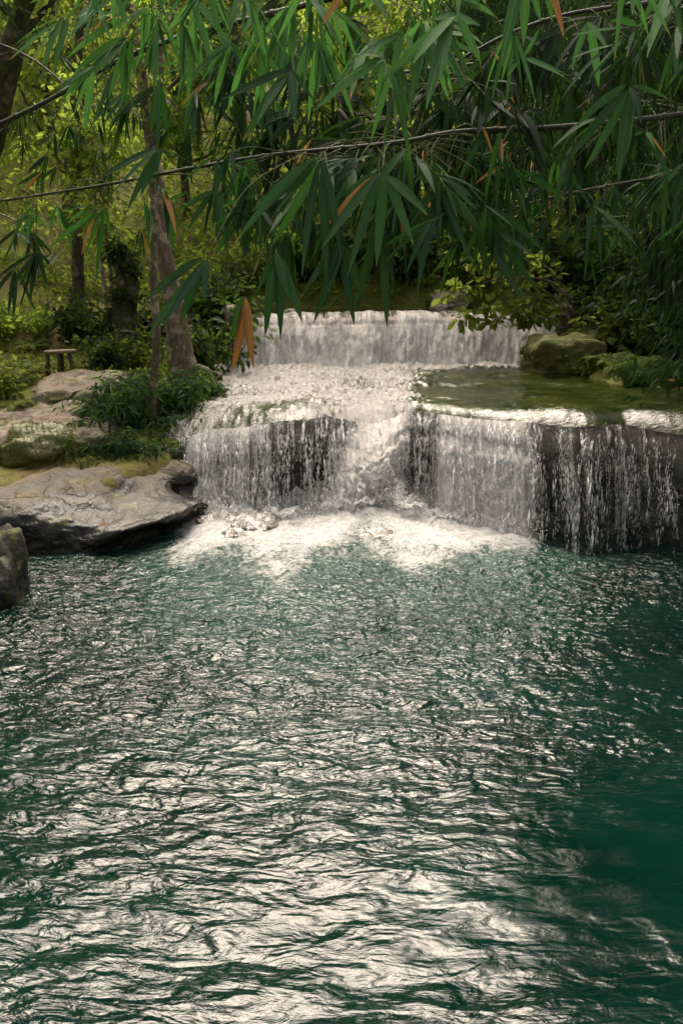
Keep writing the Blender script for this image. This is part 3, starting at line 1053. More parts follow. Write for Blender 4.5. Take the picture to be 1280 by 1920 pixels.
G = np.array([[PY(x, y, Y) for y, Y in c] for x, c in cols])            # (12, 8, 3)
nu, nv = 130, 90
G1 = np.stack([spline(G[:, j], nu) for j in range(G.shape[1])], 1)
G2 = np.stack([spline(G1[i], nv) for i in range(nu)], 0)
nor = nrm(np.cross(np.gradient(G2, axis=1), np.gradient(G2, axis=0)))
amp = .10 * fbm(G2 * 1.3, 3, 151) + .035 * fbm(G2 * np.array([3.2, 3.2, 6.0]), 4, 153, .55, True) - .01
G2 = G2 + nor * amp[..., None] * np.where(nor[..., 2:3] > 0, 1, 1)
for (x, y, Y, r, dep) in ((232, 902, 14.75, .22, .22), (342, 915, 15.35, .20, .16), (150, 960, 13.5, .35, .12)):
    c = PY(x, y, Y)
    G2 = G2 - nor * (dep * np.exp(-np.sum((G2 - c) ** 2, -1) / (2 * r * r * .35)))[..., None]
o = mesh_np('boulder', G2.reshape(-1, 3), grid_faces(nu, nv)[:, ::-1], M['rock_shelf'])
tag(o, 'long low rock shelf with tan top and dark overhanging front, jutting into the pool', 'rock')

o = rock('boulder', PZ(-20, 1120, .15) + np.array([-.16, .45, -.20]), (.85, .9, 1.55), 3, M['rock_mossy_dark'], .22, .3)
tag(o, 'dark mossy boulder standing in the water at the left edge of the pool', 'rock')

mb = rock('boulder', PY(1050, 682, 19.9) + np.array([.05, 0, -.02]), (1.55, 1.1, 1.12), 11, M['rock_moss'], .25, .25)
tag(mb, 'rounded green mossy boulder beside the right end of the weir', 'rock')

for (x, y, Y, dims, seed, lab) in (
        (490, 992, 14.5, (1.3, .9, .62), 21, 'low wet boulder with water sliding over it at the foot of the cascade'),
        (410, 985, 14.8, (.85, .7, .55), 23, 'wet rock half buried in foam against the tip of the long shelf'),
        (450, 1010, 13.9, (.62, .5, .38), 24, 'small round rock breaking the foam in front of the low wet boulder'),
        (703, 1012, 13.95, (.62, .45, .40), 25, 'small dark rock showing through foam under the white gush')):
    o = rock('boulder', PY(x, y, Y) - np.array([0, 0, .09]), dims, seed, M['rock_wet'], .26, .15, rng.uniform(0, 3))
    tag(o, lab, 'rock')
o = rock('boulder', PY(828, 703, 20.0), (.36, .34, .28), 31, M['rock_stream'], .2, .3)
tag(o, 'small tan rock poking out of the white stream below the weir', 'rock')
o = rock('boulder', PY(842, 568, 24.6), (.9, .7, .5), 33, M['rock_stream'], .2, .3)
tag(o, 'pale rock at the water edge above the weir, under the dark bushes', 'rock')
o = rock('boulder', PY(548, 590, 23.6), (.35, .3, .25), 34, M['rock_stream'], .2, .3)
tag(o, 'small pale stone on the far shore above the weir, left of the bushes', 'rock')

slabs = [
    (150, 735, 18.1, (1.65, 1.5, .70), .15, 'broad tan rock slab just in front of the wooden stool'),
    (85, 792, 17.0, (1.6, 1.3, .75), -.1, 'tan rock slab with cracks, below the broad slab by the stool'),
    (150, 815, 16.3, (1.35, 1.1, .7), .3, 'sloping tan slab crossed by roots beside the dark shrub'),
    (20, 835, 16.2, (1.4, 1.2, .9), .0, 'weathered slab at the left edge behind the moss mound'),
    (50, 745, 18.6, (.8, .7, .5), .5, 'small pale slab among ferns at the left, level with the stool feet'),
    (225, 745, 18.3, (.75, .8, .5), .9, 'small tan slab between the broad slab and the dark shrub'),
    (330, 850, 16.35, (1.0, .9, .6), .4, 'wet brown rock where the shrub meets the cascade')]
for k, (x, y, Y, dims, rot, lab) in enumerate(slabs):
    c = PY(x, y, Y)
    o = rock('rock_slab', c - np.array([0, 0, .12]), dims, 41 + k, M['rock_bank'] if k != 6 else M['rock_mossy_dark'], .22, .45, rot, .18)
    tag(o, lab, 'rock', 'rock slabs on the left bank')
# ------------------------------------------------------------------ trees
def limb_path(p0, d, length, n=6, up=.15, wig=.18):
    P = [np.asarray(p0, float)]
    d = nrm(d)
    for i in range(n):
        d = nrm(d + rng.normal(0, wig, 3) + np.array([0, 0, up]))
        P.append(P[-1] + d * length / n)
    return np.array(P)


def crown_leaves(C, rad, per, size, T, flat=.7, droop=.3, asp=None):
    """leaf clumps: C clump centres, per leaves each"""
    n = len(C) * per
    c = np.repeat(C, per, 0)
    r = np.repeat(np.broadcast_to(np.asarray(rad, float), (len(C),)), per)
    off = rnd_dirs(n) * (r * rng.random(n) ** .45)[:, None]
    off[:, 2] *= flat
    P = c + off
    D = nrm(off + rng.normal(0, .35, (n, 3)) * r[:, None])
    D[:, 2] -= droop
    N = rnd_dirs(n, 1.1)
    L = size * rng.uniform(.65, 1.25, n)
    V, Fo = leaves(T, P, D, N, L, L * (asp or (.5 if T is T_OVAL else .24)), .25, .12)
    k = len(T[0])
    # one tone per clump plus a little per leaf
    tone = np.repeat(rng.random(len(C)), per) * .6 + rng.random(n) * .4
    return V, Fo, np.repeat(tone, k)


def tree_mesh(path, rad, limbs=9, clumps=4, per=45, size=.16, rad_c=.55, lstart=.45, llen=2.2, T=T_OVAL, sides=9, limb_up=.12, seed=0, top=True):
    tr, cr = MB(), MB()
    P = spline(path, 26)
    rr = np.interp(np.linspace(0, 1, 26), np.linspace(0, 1, len(rad)), rad)
    V, Fo = tube(P, rr, sides, .22, seed)
    tr.add(V, Fo)
    C = []
    for i in range(limbs):
        t = lstart + (1 - lstart) * (i + rng.random() * .8) / limbs
        k = min(int(t * 25), 25)
        a = rng.uniform(0, 2 * math.pi)
        ln = llen * (1.15 - .6 * t) * rng.uniform(.7, 1.2)
        Lp = limb_path(P[k], (math.cos(a), math.sin(a), rng.uniform(.1, .7)), ln, 6, limb_up)
        V, Fo = tube(Lp, np.linspace(rr[k] * .5, rr[k] * .10 + .004, 7), 5)
        tr.add(V, Fo)
        for j in range(clumps):
            s = rng.uniform(.35, 1.0)
            q = Lp[min(int(s * 6), 6)]
            Tw = limb_path(q, rng.normal(0, 1, 3) + np.array([0, 0, .2]), rng.uniform(.3, .8) * ln * .4, 3)
            V, Fo = tube(Tw, np.linspace(.012, .004, 4), 3)
            tr.add(V, Fo)
            C.append(Tw[-1])
    if top:
        for j in range(clumps * 2):
            C.append(P[-1] + rng.normal(0, .45, 3))
    C = np.array(C)
    V, Fo, r = crown_leaves(C, rad_c * rng.uniform(.5, 1.2, len(C)), per, size, T)
    cr.add(V, Fo, rnd=r)
    return tr, cr


def make_tree(name, base, path, rad, bark, leafm, label, group=None, **kw):
    tr, cr = tree_mesh(np.asarray(path, float), rad, **kw)
    t = empty(name, base)
    tr.build('trunk', bark, t)
    cr.build('crown', leafm, t, smooth=False)
    tag(t, label, 'tree', group)
    return t


def ground_at(x, y):
    return float(ground_h(np.array([x]), np.array([y]))[0])


def at_ground(x, y, lo=9, hi=80):
    """where the pixel's ray meets the ground"""
    Ys = np.linspace(lo, hi, 1500)
    d = ray(x, y)
    P = CAM + d[None] * (Ys / d[1])[:, None]
    g = ground_h(P[:, 0], P[:, 1])
    i = np.argmax(P[:, 2] < g)
    return P[i] if (P[:, 2] < g).any() else P[-1]


# the thick leaning tree at the weir's left end, and the slim one in front of it
def px_path(pts):
    return np.array([PY(x, y, Y) for x, y, Y in pts])


def px_tree(name, pts, rad, bark, leafm, label, group=None, **kw):
    P = px_path(pts)
    b = P[0].copy()
    b[2] -= .15
    return make_tree(name, b, P - b, rad, bark, leafm, label, group, **kw)


px_tree('tree', [(345, 722, 18.9), (338, 650, 18.95), (326, 560, 19.05), (308, 475, 19.15), (298, 420, 19.2), (296, 350, 19.3), (278, 230, 19.4), (262, 120, 19.5), (240, 0, 19.8), (225, -130, 20.2), (225, -260, 20.6)],
        [.33, .22, .175, .14, .13, .125, .115, .105, .09, .07, .05], M['bark'], M['leaf_mid'],
        'thick leaning tree with flared base between the dark shrub and the weir', lstart=.62, limbs=8, per=34, size=.17, llen=2.2, sides=14)
px_tree('tree', [(293, 800, 16.9), (287, 740, 16.95), (294, 620, 17.0), (287, 520, 17.1), (291, 420, 17.15), (284, 300, 17.3), (302, 150, 17.4), (300, 0, 17.6), (305, -120, 17.8)],
        [.085, .075, .07, .066, .062, .058, .05, .045, .03], M['bark'], M['leaf_mid'],
        'slim straight pale tree rising from the dark shrub, before the thick leaning tree', lstart=.7, limbs=5, per=24, size=.15, llen=1.5)
px_tree('sapling', [(203, 612, 21.5), (198, 560, 21.5), (190, 490, 21.6), (183, 430, 21.7), (176, 330, 21.9), (170, 200, 22.1)],
        [.05, .045, .04, .035, .03, .015], M['bark_pale'], M['leaf_yellow'], 'thin pale sapling, the one leaning left of the pair behind the stool', lstart=.55, limbs=6, per=22, size=.17, llen=1.3)
px_tree('sapling', [(216, 616, 21.3), (213, 570, 21.3), (206, 500, 21.4), (200, 440, 21.6), (205, 340, 21.8), (215, 220, 22.0)],
        [.05, .045, .04, .035, .03, .015], M['bark_pale'], M['leaf_yellow'], 'thin pale sapling, the upright one of the pair behind the stool', lstart=.55, limbs=6, per=22, size=.17, llen=1.3)
px_tree('tree', [(150, 600, 23.0), (148, 540, 23.0), (146, 470, 23.1), (140, 380, 23.3), (140, 240, 23.6), (150, 60, 24), (160, -120, 24)],
        [.17, .15, .14, .13, .11, .09, .06], M['bark_dark'], M['leaf_mid'], 'dark vine-covered trunk standing behind the pair of thin saplings', lstart=.5, limbs=10, per=36, size=.18, llen=2.4)
px_tree('tree', [(-60, 420, 22), (-10, 230, 21.5), (22, 95, 21), (42, 20, 20.8), (75, -60, 20.5), (130, -170, 20.3)],
        [.30, .27, .24, .20, .15, .10], M['bark_dark'], M['leaf_mid'], 'dark trunk slanting across the top left corner', lstart=.5, limbs=8, per=36, size=.17, llen=2.0)
px_tree('tree_stump', [(238, 660, 21.2), (234, 590, 21.2), (240, 530, 21.25), (232, 490, 21.3), (240, 462, 21.3)], [.36, .24, .26, .19, .06], M['bark_dark'], M['leaf_dark'],
        'dark ivy-grown stump left of the thick leaning tree', lstart=.1, limbs=14, clumps=5, per=22, size=.12, llen=.45, rad_c=.22)

# trees of the far bank and hillside: a few kinds, repeated
protos = []
for k, (h, lm) in enumerate(((7.5, 'leaf_yellow'), (9.0, 'leaf_mid'), (6.0, 'leaf_yellow'), (8.0, 'leaf_dark'))):
    lean = rng.normal(0, .5, 2)
    path = [(0, 0, -.4), (lean[0] * .1, lean[1] * .1, h * .3), (lean[0] * .6, lean[1] * .6, h * .65), (lean[0], lean[1], h)]
    protos.append((tree_mesh(np.array(path), [.15, .11, .08, .03], limbs=15, clumps=5, per=40, size=.24, rad_c=.7, lstart=.22, llen=2.8, seed=k), lm))
T_LAB = ['airy yellow-green tree on the sunlit hillside beyond the weir', 'tall mid-green tree on the hillside beyond the weir',
         'small yellow-green tree low on the sunlit hillside beyond the weir', 'dark green tree on the bank behind the weir']
first = {}


def plant_tree(k, x, y, s, rz):
    z = ground_at(x, y)
    if k not in first:
        (tr, cr), lm = protos[k]
        t = empty('tree', (x, y, z), rz)
        tr.build('trunk', M['bark_dark'] if k in (1, 3) else M['bark'], t)
        cr.build('crown', M[lm], t, smooth=False)
        tag(t, T_LAB[k], 'tree', 'hillside trees beyond the weir, kind %s' % ['airy', 'tall', 'small', 'dark'][k])
        first[k] = t
    else:
        t = copy_tree(first[k])
        t.location = (x, y, z)
        t.rotation_euler = (0, 0, rz)
    t.scale = (s, s, s)


spots = []
for i in range(420):
    y = rng.uniform(26.5, 62)
    x = rng.uniform(-.42, .42) * (y + 2)
    if all((x - a) ** 2 + (y - b) ** 2 > (1.5 + .045 * y) ** 2 for a, b in spots):
        spots.append((x, y))
    if len(spots) >= 74:
        break
for (x, y) in spots:
    right = x > .14 * y
    k = int(rng.choice([0, 1, 2, 3], p=[.36, .24, .34, .06] if not right else [.15, .35, .1, .4]))
    plant_tree(k, x, y, rng.uniform(.8, 1.25), rng.uniform(0, 6.28))

# ------------------------------------------------------------------ shrubs and ferns
def shrub_mesh(n_stem, h, spread, per, size, T, wr=.5, droop=.25, lean=.6):
    st, lf = MB(), MB()
    C = []
    for i in range(n_stem):
        a = rng.uniform(0, 6.28)
        P = limb_path((rng.normal(0, spread * .12), rng.normal(0, spread * .12), -.08), (math.cos(a) * lean, math.sin(a) * lean, 1), h * rng.uniform(.6, 1.1), 6, -.02, .15)
        V, Fo = tube(P, np.linspace(.014, .004, 7), 4)
        st.add(V, Fo)
        for j in (2, 3, 4, 5, 6):
            C.append(P[j])
    C = np.array(C)
    V, Fo, r = crown_leaves(C, spread * .26 * rng.uniform(.6, 1.3, len(C)), per, size, T, .8, droop)
    lf.add(V, Fo, rnd=r)
    return st, lf


def fern_mesh(n, L, pinna=.13):
    st, lf = MB(), MB()
    for i in range(n):
        a = i / n * 6.28 + rng.normal(0, .25)
        ln = L * rng.uniform(.7, 1.15)
        t = np.linspace(0, 1, 26)
        e = rng.uniform(.75, 1.15)
        out = ln * t * math.cos(e * .75)
        z = ln * (math.sin(e) * t * 1.15 - .75 * t ** 2.3)
        P = np.stack([out * math.cos(a), out * math.sin(a), z], 1)
        V, Fo = tube(P[::3], np.linspace(.006, .002, len(P[::3])), 4)
        st.add(V, Fo)
        Tn = nrm(np.gradient(P, axis=0))
        side = nrm(np.cross(Tn, np.array([0, 0, 1.0])))
        for sg in (-1, 1):
            k = np.arange(4, 26)
            prof = np.sin(np.clip((k - 2) / 25, 0, 1) ** .7 * math.pi) + .12
            D = side[k] * sg + Tn[k] * .45
            D[:, 2] -= .12
            N = np.cross(side[k], Tn[k]) + rng.normal(0, .15, (len(k), 3))
            V, Fo = leaves(T_LANCE, P[k], D, N, pinna * prof * ln / .7, .028 * ln / .6 + 0 * prof, .2, .15)
            lf.add(V, Fo, rnd=np.repeat(np.clip(rng.normal(.5, .2, len(k)), 0, 1), 5))
    return st, lf


def plant_proto(st, lf, leafm, stem='twig', names=('stem', 'leaves')):
    t = empty('proto')
    st.build(names[0], M[stem], t)
    lf.build(names[1], leafm, t, smooth=False)
    return t


plants = {
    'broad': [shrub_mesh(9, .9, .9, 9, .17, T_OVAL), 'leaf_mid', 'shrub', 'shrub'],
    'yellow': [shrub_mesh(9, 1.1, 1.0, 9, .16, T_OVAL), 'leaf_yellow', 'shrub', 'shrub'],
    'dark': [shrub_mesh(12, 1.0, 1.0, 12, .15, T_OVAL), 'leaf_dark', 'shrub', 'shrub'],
    'grassy': [shrub_mesh(16, .85, .85, 16, .17, T_LANCE, droop=.7), 'leaf_gloss', 'shrub', 'shrub'],
    'fern': [fern_mesh(11, .75), 'fern', 'fern', 'fern'],
    'rosette': [shrub_mesh(5, .55, .7, 9, .22, T_LANCE, droop=.2), 'leaf_gloss', 'plant', 'plant'],
}
_first = {}


def plant(kind, p, s, label, group=None, rz=None):
    (st, lf), lm, nm, cat = plants[kind]
    if kind not in _first:
        t = plant_proto(st, lf, M[lm], names=('stem', 'leaves') if kind != 'fern' else ('stalks', 'fronds'))
        t.name = nm
        _first[kind] = t
    else:
        t = copy_tree(_first[kind])
        if 'group' in t: del t['group']
    t.location = tuple(p)
    t.rotation_euler = (0, 0, rng.uniform(0, 6.28) if rz is None else rz)
    t.scale = (s, s, s)
    tag(t, label, cat, group)
    return t


def gp(x, y):
    return at_ground(x, y)


# the big dark shrub round the slim tree, made of overlapping plants
for (x, y, Y, s, lab) in ((235, 850, 16.7, 1.3, 'dark feathery shrub at the left of the slim pale tree, above the long shelf'),
                          (262, 800, 17.1, 1.35, 'dark feathery shrub just left behind the slim pale tree'),
                          (305, 830, 16.9, 1.1, 'dark feathery shrub at the foot of the slim pale tree, beside the cascade'),
                          (340, 775, 17.6, 1.1, 'dark feathery shrub in front of the thick leaning tree'),
                          (368, 752, 18.1, .75, 'dark feathery shrub right of the thick leaning tree, at the stream edge'),
                          (265, 745, 18.0, .8, 'dark feathery shrub right of the small tan slab'),
                          (205, 868, 16.2, .8, 'small dark feathery shrub hanging over the back of the long shelf'),
                          (200, 815, 16.9, 1.1, 'dark feathery shrub left of the others, beside the sloping slab'),
                          (250, 872, 16.0, .7, 'small dark feathery shrub right behind the hollow of the long shelf'),
                          (290, 885, 15.95, .75, 'small dark feathery shrub at the back of the long shelf, nearest the cascade'),
                          (165, 895, 15.7, .6, 'small dark feathery shrub at the back of the long shelf, beside the moss mound'),
                          (230, 892, 15.8, .65, 'low dark feathery shrub drooping on the long shelf above its hollow'),
                          (180, 878, 15.95, 1.0, 'dark feathery shrub on the earth bank right of the moss mound'),
                          (255, 880, 16.1, 1.0, 'dark feathery shrub on the earth bank below the slim pale tree'),
                          (312, 868, 16.2, .8, 'dark feathery shrub on the earth bank touching the falling water')):
    plant('grassy', PY(x, y, Y), s, lab)
# behind the stool and along the left bank
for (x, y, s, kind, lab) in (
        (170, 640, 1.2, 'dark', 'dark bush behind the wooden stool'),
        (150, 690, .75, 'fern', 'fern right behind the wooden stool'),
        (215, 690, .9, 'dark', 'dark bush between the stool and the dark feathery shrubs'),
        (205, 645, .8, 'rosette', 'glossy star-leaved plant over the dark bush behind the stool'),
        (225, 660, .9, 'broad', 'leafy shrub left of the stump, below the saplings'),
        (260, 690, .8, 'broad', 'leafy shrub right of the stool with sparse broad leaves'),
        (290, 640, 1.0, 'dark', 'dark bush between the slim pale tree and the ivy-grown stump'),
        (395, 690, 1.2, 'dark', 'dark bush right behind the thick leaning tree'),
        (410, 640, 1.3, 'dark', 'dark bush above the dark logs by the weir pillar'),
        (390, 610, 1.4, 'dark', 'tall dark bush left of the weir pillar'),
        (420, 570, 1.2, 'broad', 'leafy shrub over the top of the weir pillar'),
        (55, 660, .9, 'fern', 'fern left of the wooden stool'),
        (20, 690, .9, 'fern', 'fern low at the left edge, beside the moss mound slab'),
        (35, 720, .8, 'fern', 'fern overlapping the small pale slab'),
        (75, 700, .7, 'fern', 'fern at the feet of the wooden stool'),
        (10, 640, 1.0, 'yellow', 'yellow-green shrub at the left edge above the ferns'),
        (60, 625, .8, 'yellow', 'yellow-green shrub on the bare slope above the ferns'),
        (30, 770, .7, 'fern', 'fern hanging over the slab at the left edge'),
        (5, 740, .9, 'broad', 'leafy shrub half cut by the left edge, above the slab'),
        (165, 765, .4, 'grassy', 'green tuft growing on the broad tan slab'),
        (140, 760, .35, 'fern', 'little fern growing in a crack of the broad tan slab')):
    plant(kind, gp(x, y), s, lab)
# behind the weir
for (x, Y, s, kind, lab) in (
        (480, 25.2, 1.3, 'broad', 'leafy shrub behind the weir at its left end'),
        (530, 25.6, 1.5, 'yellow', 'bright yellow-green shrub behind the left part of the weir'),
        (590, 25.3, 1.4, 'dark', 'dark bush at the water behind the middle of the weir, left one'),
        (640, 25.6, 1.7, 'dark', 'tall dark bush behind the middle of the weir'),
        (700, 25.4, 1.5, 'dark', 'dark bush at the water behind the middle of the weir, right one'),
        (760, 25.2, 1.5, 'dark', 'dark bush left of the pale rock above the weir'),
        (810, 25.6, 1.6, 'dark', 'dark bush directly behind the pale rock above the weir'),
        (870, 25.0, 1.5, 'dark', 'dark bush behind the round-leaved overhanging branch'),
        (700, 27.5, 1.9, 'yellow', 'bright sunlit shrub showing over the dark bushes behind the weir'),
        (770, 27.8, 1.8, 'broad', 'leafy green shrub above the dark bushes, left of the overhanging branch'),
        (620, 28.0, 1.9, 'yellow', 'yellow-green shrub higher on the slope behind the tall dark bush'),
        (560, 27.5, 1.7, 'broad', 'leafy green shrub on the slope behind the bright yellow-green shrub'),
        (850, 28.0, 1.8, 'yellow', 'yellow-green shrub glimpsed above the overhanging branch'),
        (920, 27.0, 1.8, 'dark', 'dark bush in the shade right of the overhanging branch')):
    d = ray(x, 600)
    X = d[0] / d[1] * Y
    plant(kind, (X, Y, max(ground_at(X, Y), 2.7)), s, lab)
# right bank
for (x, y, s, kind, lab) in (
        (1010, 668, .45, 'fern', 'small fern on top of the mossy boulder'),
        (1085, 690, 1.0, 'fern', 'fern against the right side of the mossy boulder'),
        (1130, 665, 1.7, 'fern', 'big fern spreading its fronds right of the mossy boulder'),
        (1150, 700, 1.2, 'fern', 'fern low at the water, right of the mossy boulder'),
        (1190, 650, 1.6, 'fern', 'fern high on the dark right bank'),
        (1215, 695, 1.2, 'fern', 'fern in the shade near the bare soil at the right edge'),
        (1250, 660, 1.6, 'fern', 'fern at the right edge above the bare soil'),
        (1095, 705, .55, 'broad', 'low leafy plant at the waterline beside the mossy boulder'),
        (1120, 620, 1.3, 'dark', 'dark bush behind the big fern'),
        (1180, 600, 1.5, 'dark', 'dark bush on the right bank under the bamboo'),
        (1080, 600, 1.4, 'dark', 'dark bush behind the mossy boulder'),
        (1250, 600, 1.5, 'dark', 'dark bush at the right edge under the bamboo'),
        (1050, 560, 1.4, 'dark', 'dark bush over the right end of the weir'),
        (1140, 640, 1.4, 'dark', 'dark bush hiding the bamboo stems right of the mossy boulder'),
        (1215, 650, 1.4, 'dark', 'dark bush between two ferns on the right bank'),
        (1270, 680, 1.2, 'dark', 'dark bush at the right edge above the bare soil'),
        (1170, 660, 1.2, 'broad', 'leafy green shrub among the ferns of the right bank'),
        (1110, 560, 2.0, 'dark', 'tall dark bush behind the mossy boulder, under the bamboo'),
        (1200, 560, 2.1, 'dark', 'tall dark bush under the bamboo near the right edge'),
        (1270, 560, 2.0, 'broad', 'tall leafy bush at the right edge under the bamboo'),
        (1160, 520, 2.0, 'broad', 'tall leafy bush showing yellow-green between the bamboo stems'),
        (1060, 500, 2.0, 'broad', 'tall leafy bush above the right end of the weir')):
    plant(kind, gp(x, y), s, lab)
for (x, Y, s, lab) in ((1190, 17.6, .6, 'small dark feathery shrub on the right bank above the green water'), (1265, 17.0, .6, 'small dark feathery shrub at the right edge by the bare soil')):
    d = ray(x, 720)
    X = d[0] / d[1] * Y
    plant('grassy', (X, Y, ground_at(X, Y)), s, lab)

# round-leaved branch overhanging the right end of the weir
rb = empty('shrub', PY(1075, 640, 21.0))
ob = PY(1075, 640, 21.0)
st, lf, yl = MB(), MB(), MB()
C = []
for (pts) in ([(1075, 640, 21), (1040, 560, 20.8), (980, 540, 20.6), (900, 585, 20.4), (868, 598, 20.3)],
              [(1075, 640, 21), (1030, 570, 20.8), (990, 570, 20.5), (950, 590, 20.3), (930, 605, 20.2)],
              [(1075, 640, 21), (1050, 540, 20.9), (960, 520, 20.6), (880, 540, 20.4), (835, 548, 20.3)],
              [(1075, 640, 21), (1045, 520, 20.9), (960, 480, 20.7), (880, 490, 20.5)],
              [(1075, 640, 21), (1040, 590, 20.7), (1000, 590, 20.4), (985, 600, 20.3)]):
    P = spline(px_path(pts), 14) - ob
    V, Fo = tube(P, np.linspace(.03, .006, 14), 5); st.add(V, Fo)
    for j in range(5, 14):
        C.append(P[j])
C = np.array(C)
V, Fo, r = crown_leaves(C, .20, 11, .20, T_OVAL, .8, .2, .62)
n_ = len(V) // 7
lf.add(V, Fo, rnd=r)
for (x, y) in ((828, 545), (872, 535), (846, 492), (842, 470), (858, 600), (862, 612), (1010, 490), (890, 470)):
    c = PY(x, y, 20.3) - ob
    V, Fo, r = crown_leaves(c[None], .05, 6, .13, T_LANCE, .5, .6); yl.add(V, Fo, rnd=r)
st.build('branch', M['bark'], rb); lf.build('leaves', M['leaf_mid'], rb, smooth=False)
o = yl.build('young_leaves', M['leaf_yellow'], rb, smooth=False); o['label'] = 'yellow young leaves at the twig ends'
tag(rb, 'round-leaved shrub whose branch hangs over the right end of the weir', 'shrub')

# moss mounds and small soft growth
def moss_mound(c, dims, seed, label):
    t = empty('moss_clump', c)
    o = rock('mound', (0, 0, 0), dims, seed, M['rock_moss'], .3, .0, 0, 0, 4, t)
    V = np.array([v.co[:] for v in o.data.vertices]); N = np.array([v.normal[:] for v in o.data.vertices])
    k = rng.choice(len(V), 2600)
    k = k[N[k, 2] > -.2]
    Vl, Fo = leaves(T_LANCE, V[k], N[k] + rng.normal(0, .5, (len(k), 3)) + np.array([0, 0, -.1]), rnd_dirs(len(k), .5), rng.uniform(.03, .08, len(k)), .012, .2, .4)
    b = MB().add(Vl, Fo, rnd=np.repeat(rng.random(len(k)), 5))
    b.build('shoots', M['moss_leaf'], t, smooth=False)
    tag(t, label, 'moss')


moss_mound(PY(72, 845, 15.75), (1.25, .9, .8), 61, 'rounded green moss mound above the left part of the long shelf')
moss_mound(PY(25, 812, 16.6), (.7, .6, .5), 62, 'smaller mossy hump at the left edge behind the moss mound')
moss_mound(PY(1020, 664, 19.95), (.85, .6, .4), 63, 'cushion of yellow-green moss on top of the mossy boulder')

# logs and roots
for (pts, rad, lab) in (
        ([(352, 700, 18.9), (372, 690, 18.8), (392, 698, 18.7), (412, 703, 18.65), (410, 712, 18.6)], [.07, .075, .06, .05, .04], 'gnarled grey root reaching from the thick leaning tree to the stream'),
        ([(360, 718, 18.7), (385, 728, 18.5), (405, 735, 18.4), (428, 737, 18.35)], [.07, .06, .07, .08], 'dark broken log end lying at the stream edge'),
        ([(155, 745, 17.6), (140, 790, 17.1), (165, 800, 16.8), (160, 825, 16.5), (135, 850, 16.2)], [.025, .03, .03, .025, .02], 'thin dark root winding down the tan slabs'),
        ):
    P = px_path(pts); b = P[0].copy()
    V, Fo = tube(spline(P, 22) - b, np.interp(np.linspace(0, 1, 22), np.linspace(0, 1, len(rad)), rad), 9, .45, 3)
    o = MB().add(V, Fo).build('root' if 'root' in lab else 'log', M['bark'] if 'pale' in lab else M['bark_dark']); o.location = tuple(b)
    tag(o, lab, 'root' if 'root' in lab else 'log')

# ------------------------------------------------------------------ the stool
sb = PY(115, 708, 19.0)
stool = empty('stool', sb)
Hs = .46
th = np.linspace(0, 2 * math.pi, 40, endpoint=False)
top = MB()
rx = .30 * (1 + .06 * np.sin(3 * th + 1) + .04 * np.sin(7 * th)); ry = .19 * (1 + .07 * np.cos(2 * th + .6))
rings = []
for (s, z) in ((.0, .0), (.9, .0), (1.0, .015), (1.0, .045), (.95, .06), (.5, .063), (0, .060)):
    rings.append(np.stack([rx * s * np.cos(th), ry * s * np.sin(th), np.full(40, Hs + z) + .012 * np.cos(th) * s], 1))
P = np.stack(rings)
Fo = []
for i in range(len(rings) - 1):
    for j in range(40):
        a, b = i * 40 + j, i * 40 + (j + 1) % 40
        Fo.append((a, b, b + 40, a + 40))
top.add(P.reshape(-1, 3), np.array(Fo)).build('seat', M['wood'], stool)
for (x, y, dx) in ((-.20, -.08, -.03), (.21, -.08, .05), (.02, -.13, 0), (.0, .13, .0)):
    V, Fo = tube([(x + dx, y * 1.1, -.08), (x + dx * .6, y * 1.05, .2), (x, y, Hs + .015)], [.042, .038, .036], 8, .25, 5)
    MB().add(V, Fo).build('leg', M['bark_dark'], stool)
tag(stool, 'small rustic wooden stool with a plank seat on the left bank', 'stool')
for (x, y, Y, rot, lab) in ((22, 800, 16.0, .3, 'pale dry leaf lying on the slab at the left edge'), (118, 916, 14.35, .2, 'yellowish fallen leaf lying on top of the long shelf'),
                            (75, 708, 18.2, 1.2, 'brown curled leaf lying on the broad tan slab'), (187, 990, 13.22, 1.0, 'orange fallen leaf stuck to the dark front of the long shelf'),
                            (1249, 717, 16.4, .4, 'yellow fallen leaf on the bare soil at the right edge')):
    V, Fo = leaves(T_BAMBOO, np.zeros((1, 3)), np.array([[math.cos(rot), math.sin(rot) * .5, .1]]), np.array([[0, -.4, 1.]]), .17, .06, .4, .1)
    o = MB().add(V, Fo, rnd=rng.random(), lf=np.tile(np.array([.5, .3, 0]), (len(V), 1))).build('fallen_leaf', M['dead_leaf'])
    o.location = tuple(PY(x, y, Y) + np.array([0, -.03, .03]))
    tag(o, lab, 'leaf')

# ------------------------------------------------------------------ undergrowth carpeting the slopes
n = 90000
y = 24.5 + 42 * rng.random(n) ** 1.3
x = rng.uniform(-.48, .48, n) * (y + 3)
P = np.stack([x, y, ground_h(x, y)], -1)
cl = fbm(np.stack([x * .5, y * .5, 0 * x], -1), 3, 201)
keep = (P[:, 2] > 2.6) & (rng.random(n) < sstep(-.5, .25, cl))
P = P[keep]; cl = cl[keep]; n = len(P)
P[:, 2] += rng.random(n) * (.35 + .9 * np.clip(cl + .2, 0, 1))
V, Fo = leaves(T_LANCE, P, rnd_dirs(n, .25), rnd_dirs(n, 1.2), rng.uniform(.12, .30, n), rng.uniform(.06, .12, n), .3, .2)
b = MB().add(V, Fo, rnd=np.repeat(np.clip(.5 + cl * .8 + rng.normal(0, .2, n), 0, 1), 5))
o = b.build('undergrowth', M['leaf_yellow'], smooth=False)
tag(o, 'yellow-green leafy undergrowth covering the sunlit hillside', kind='stuff')
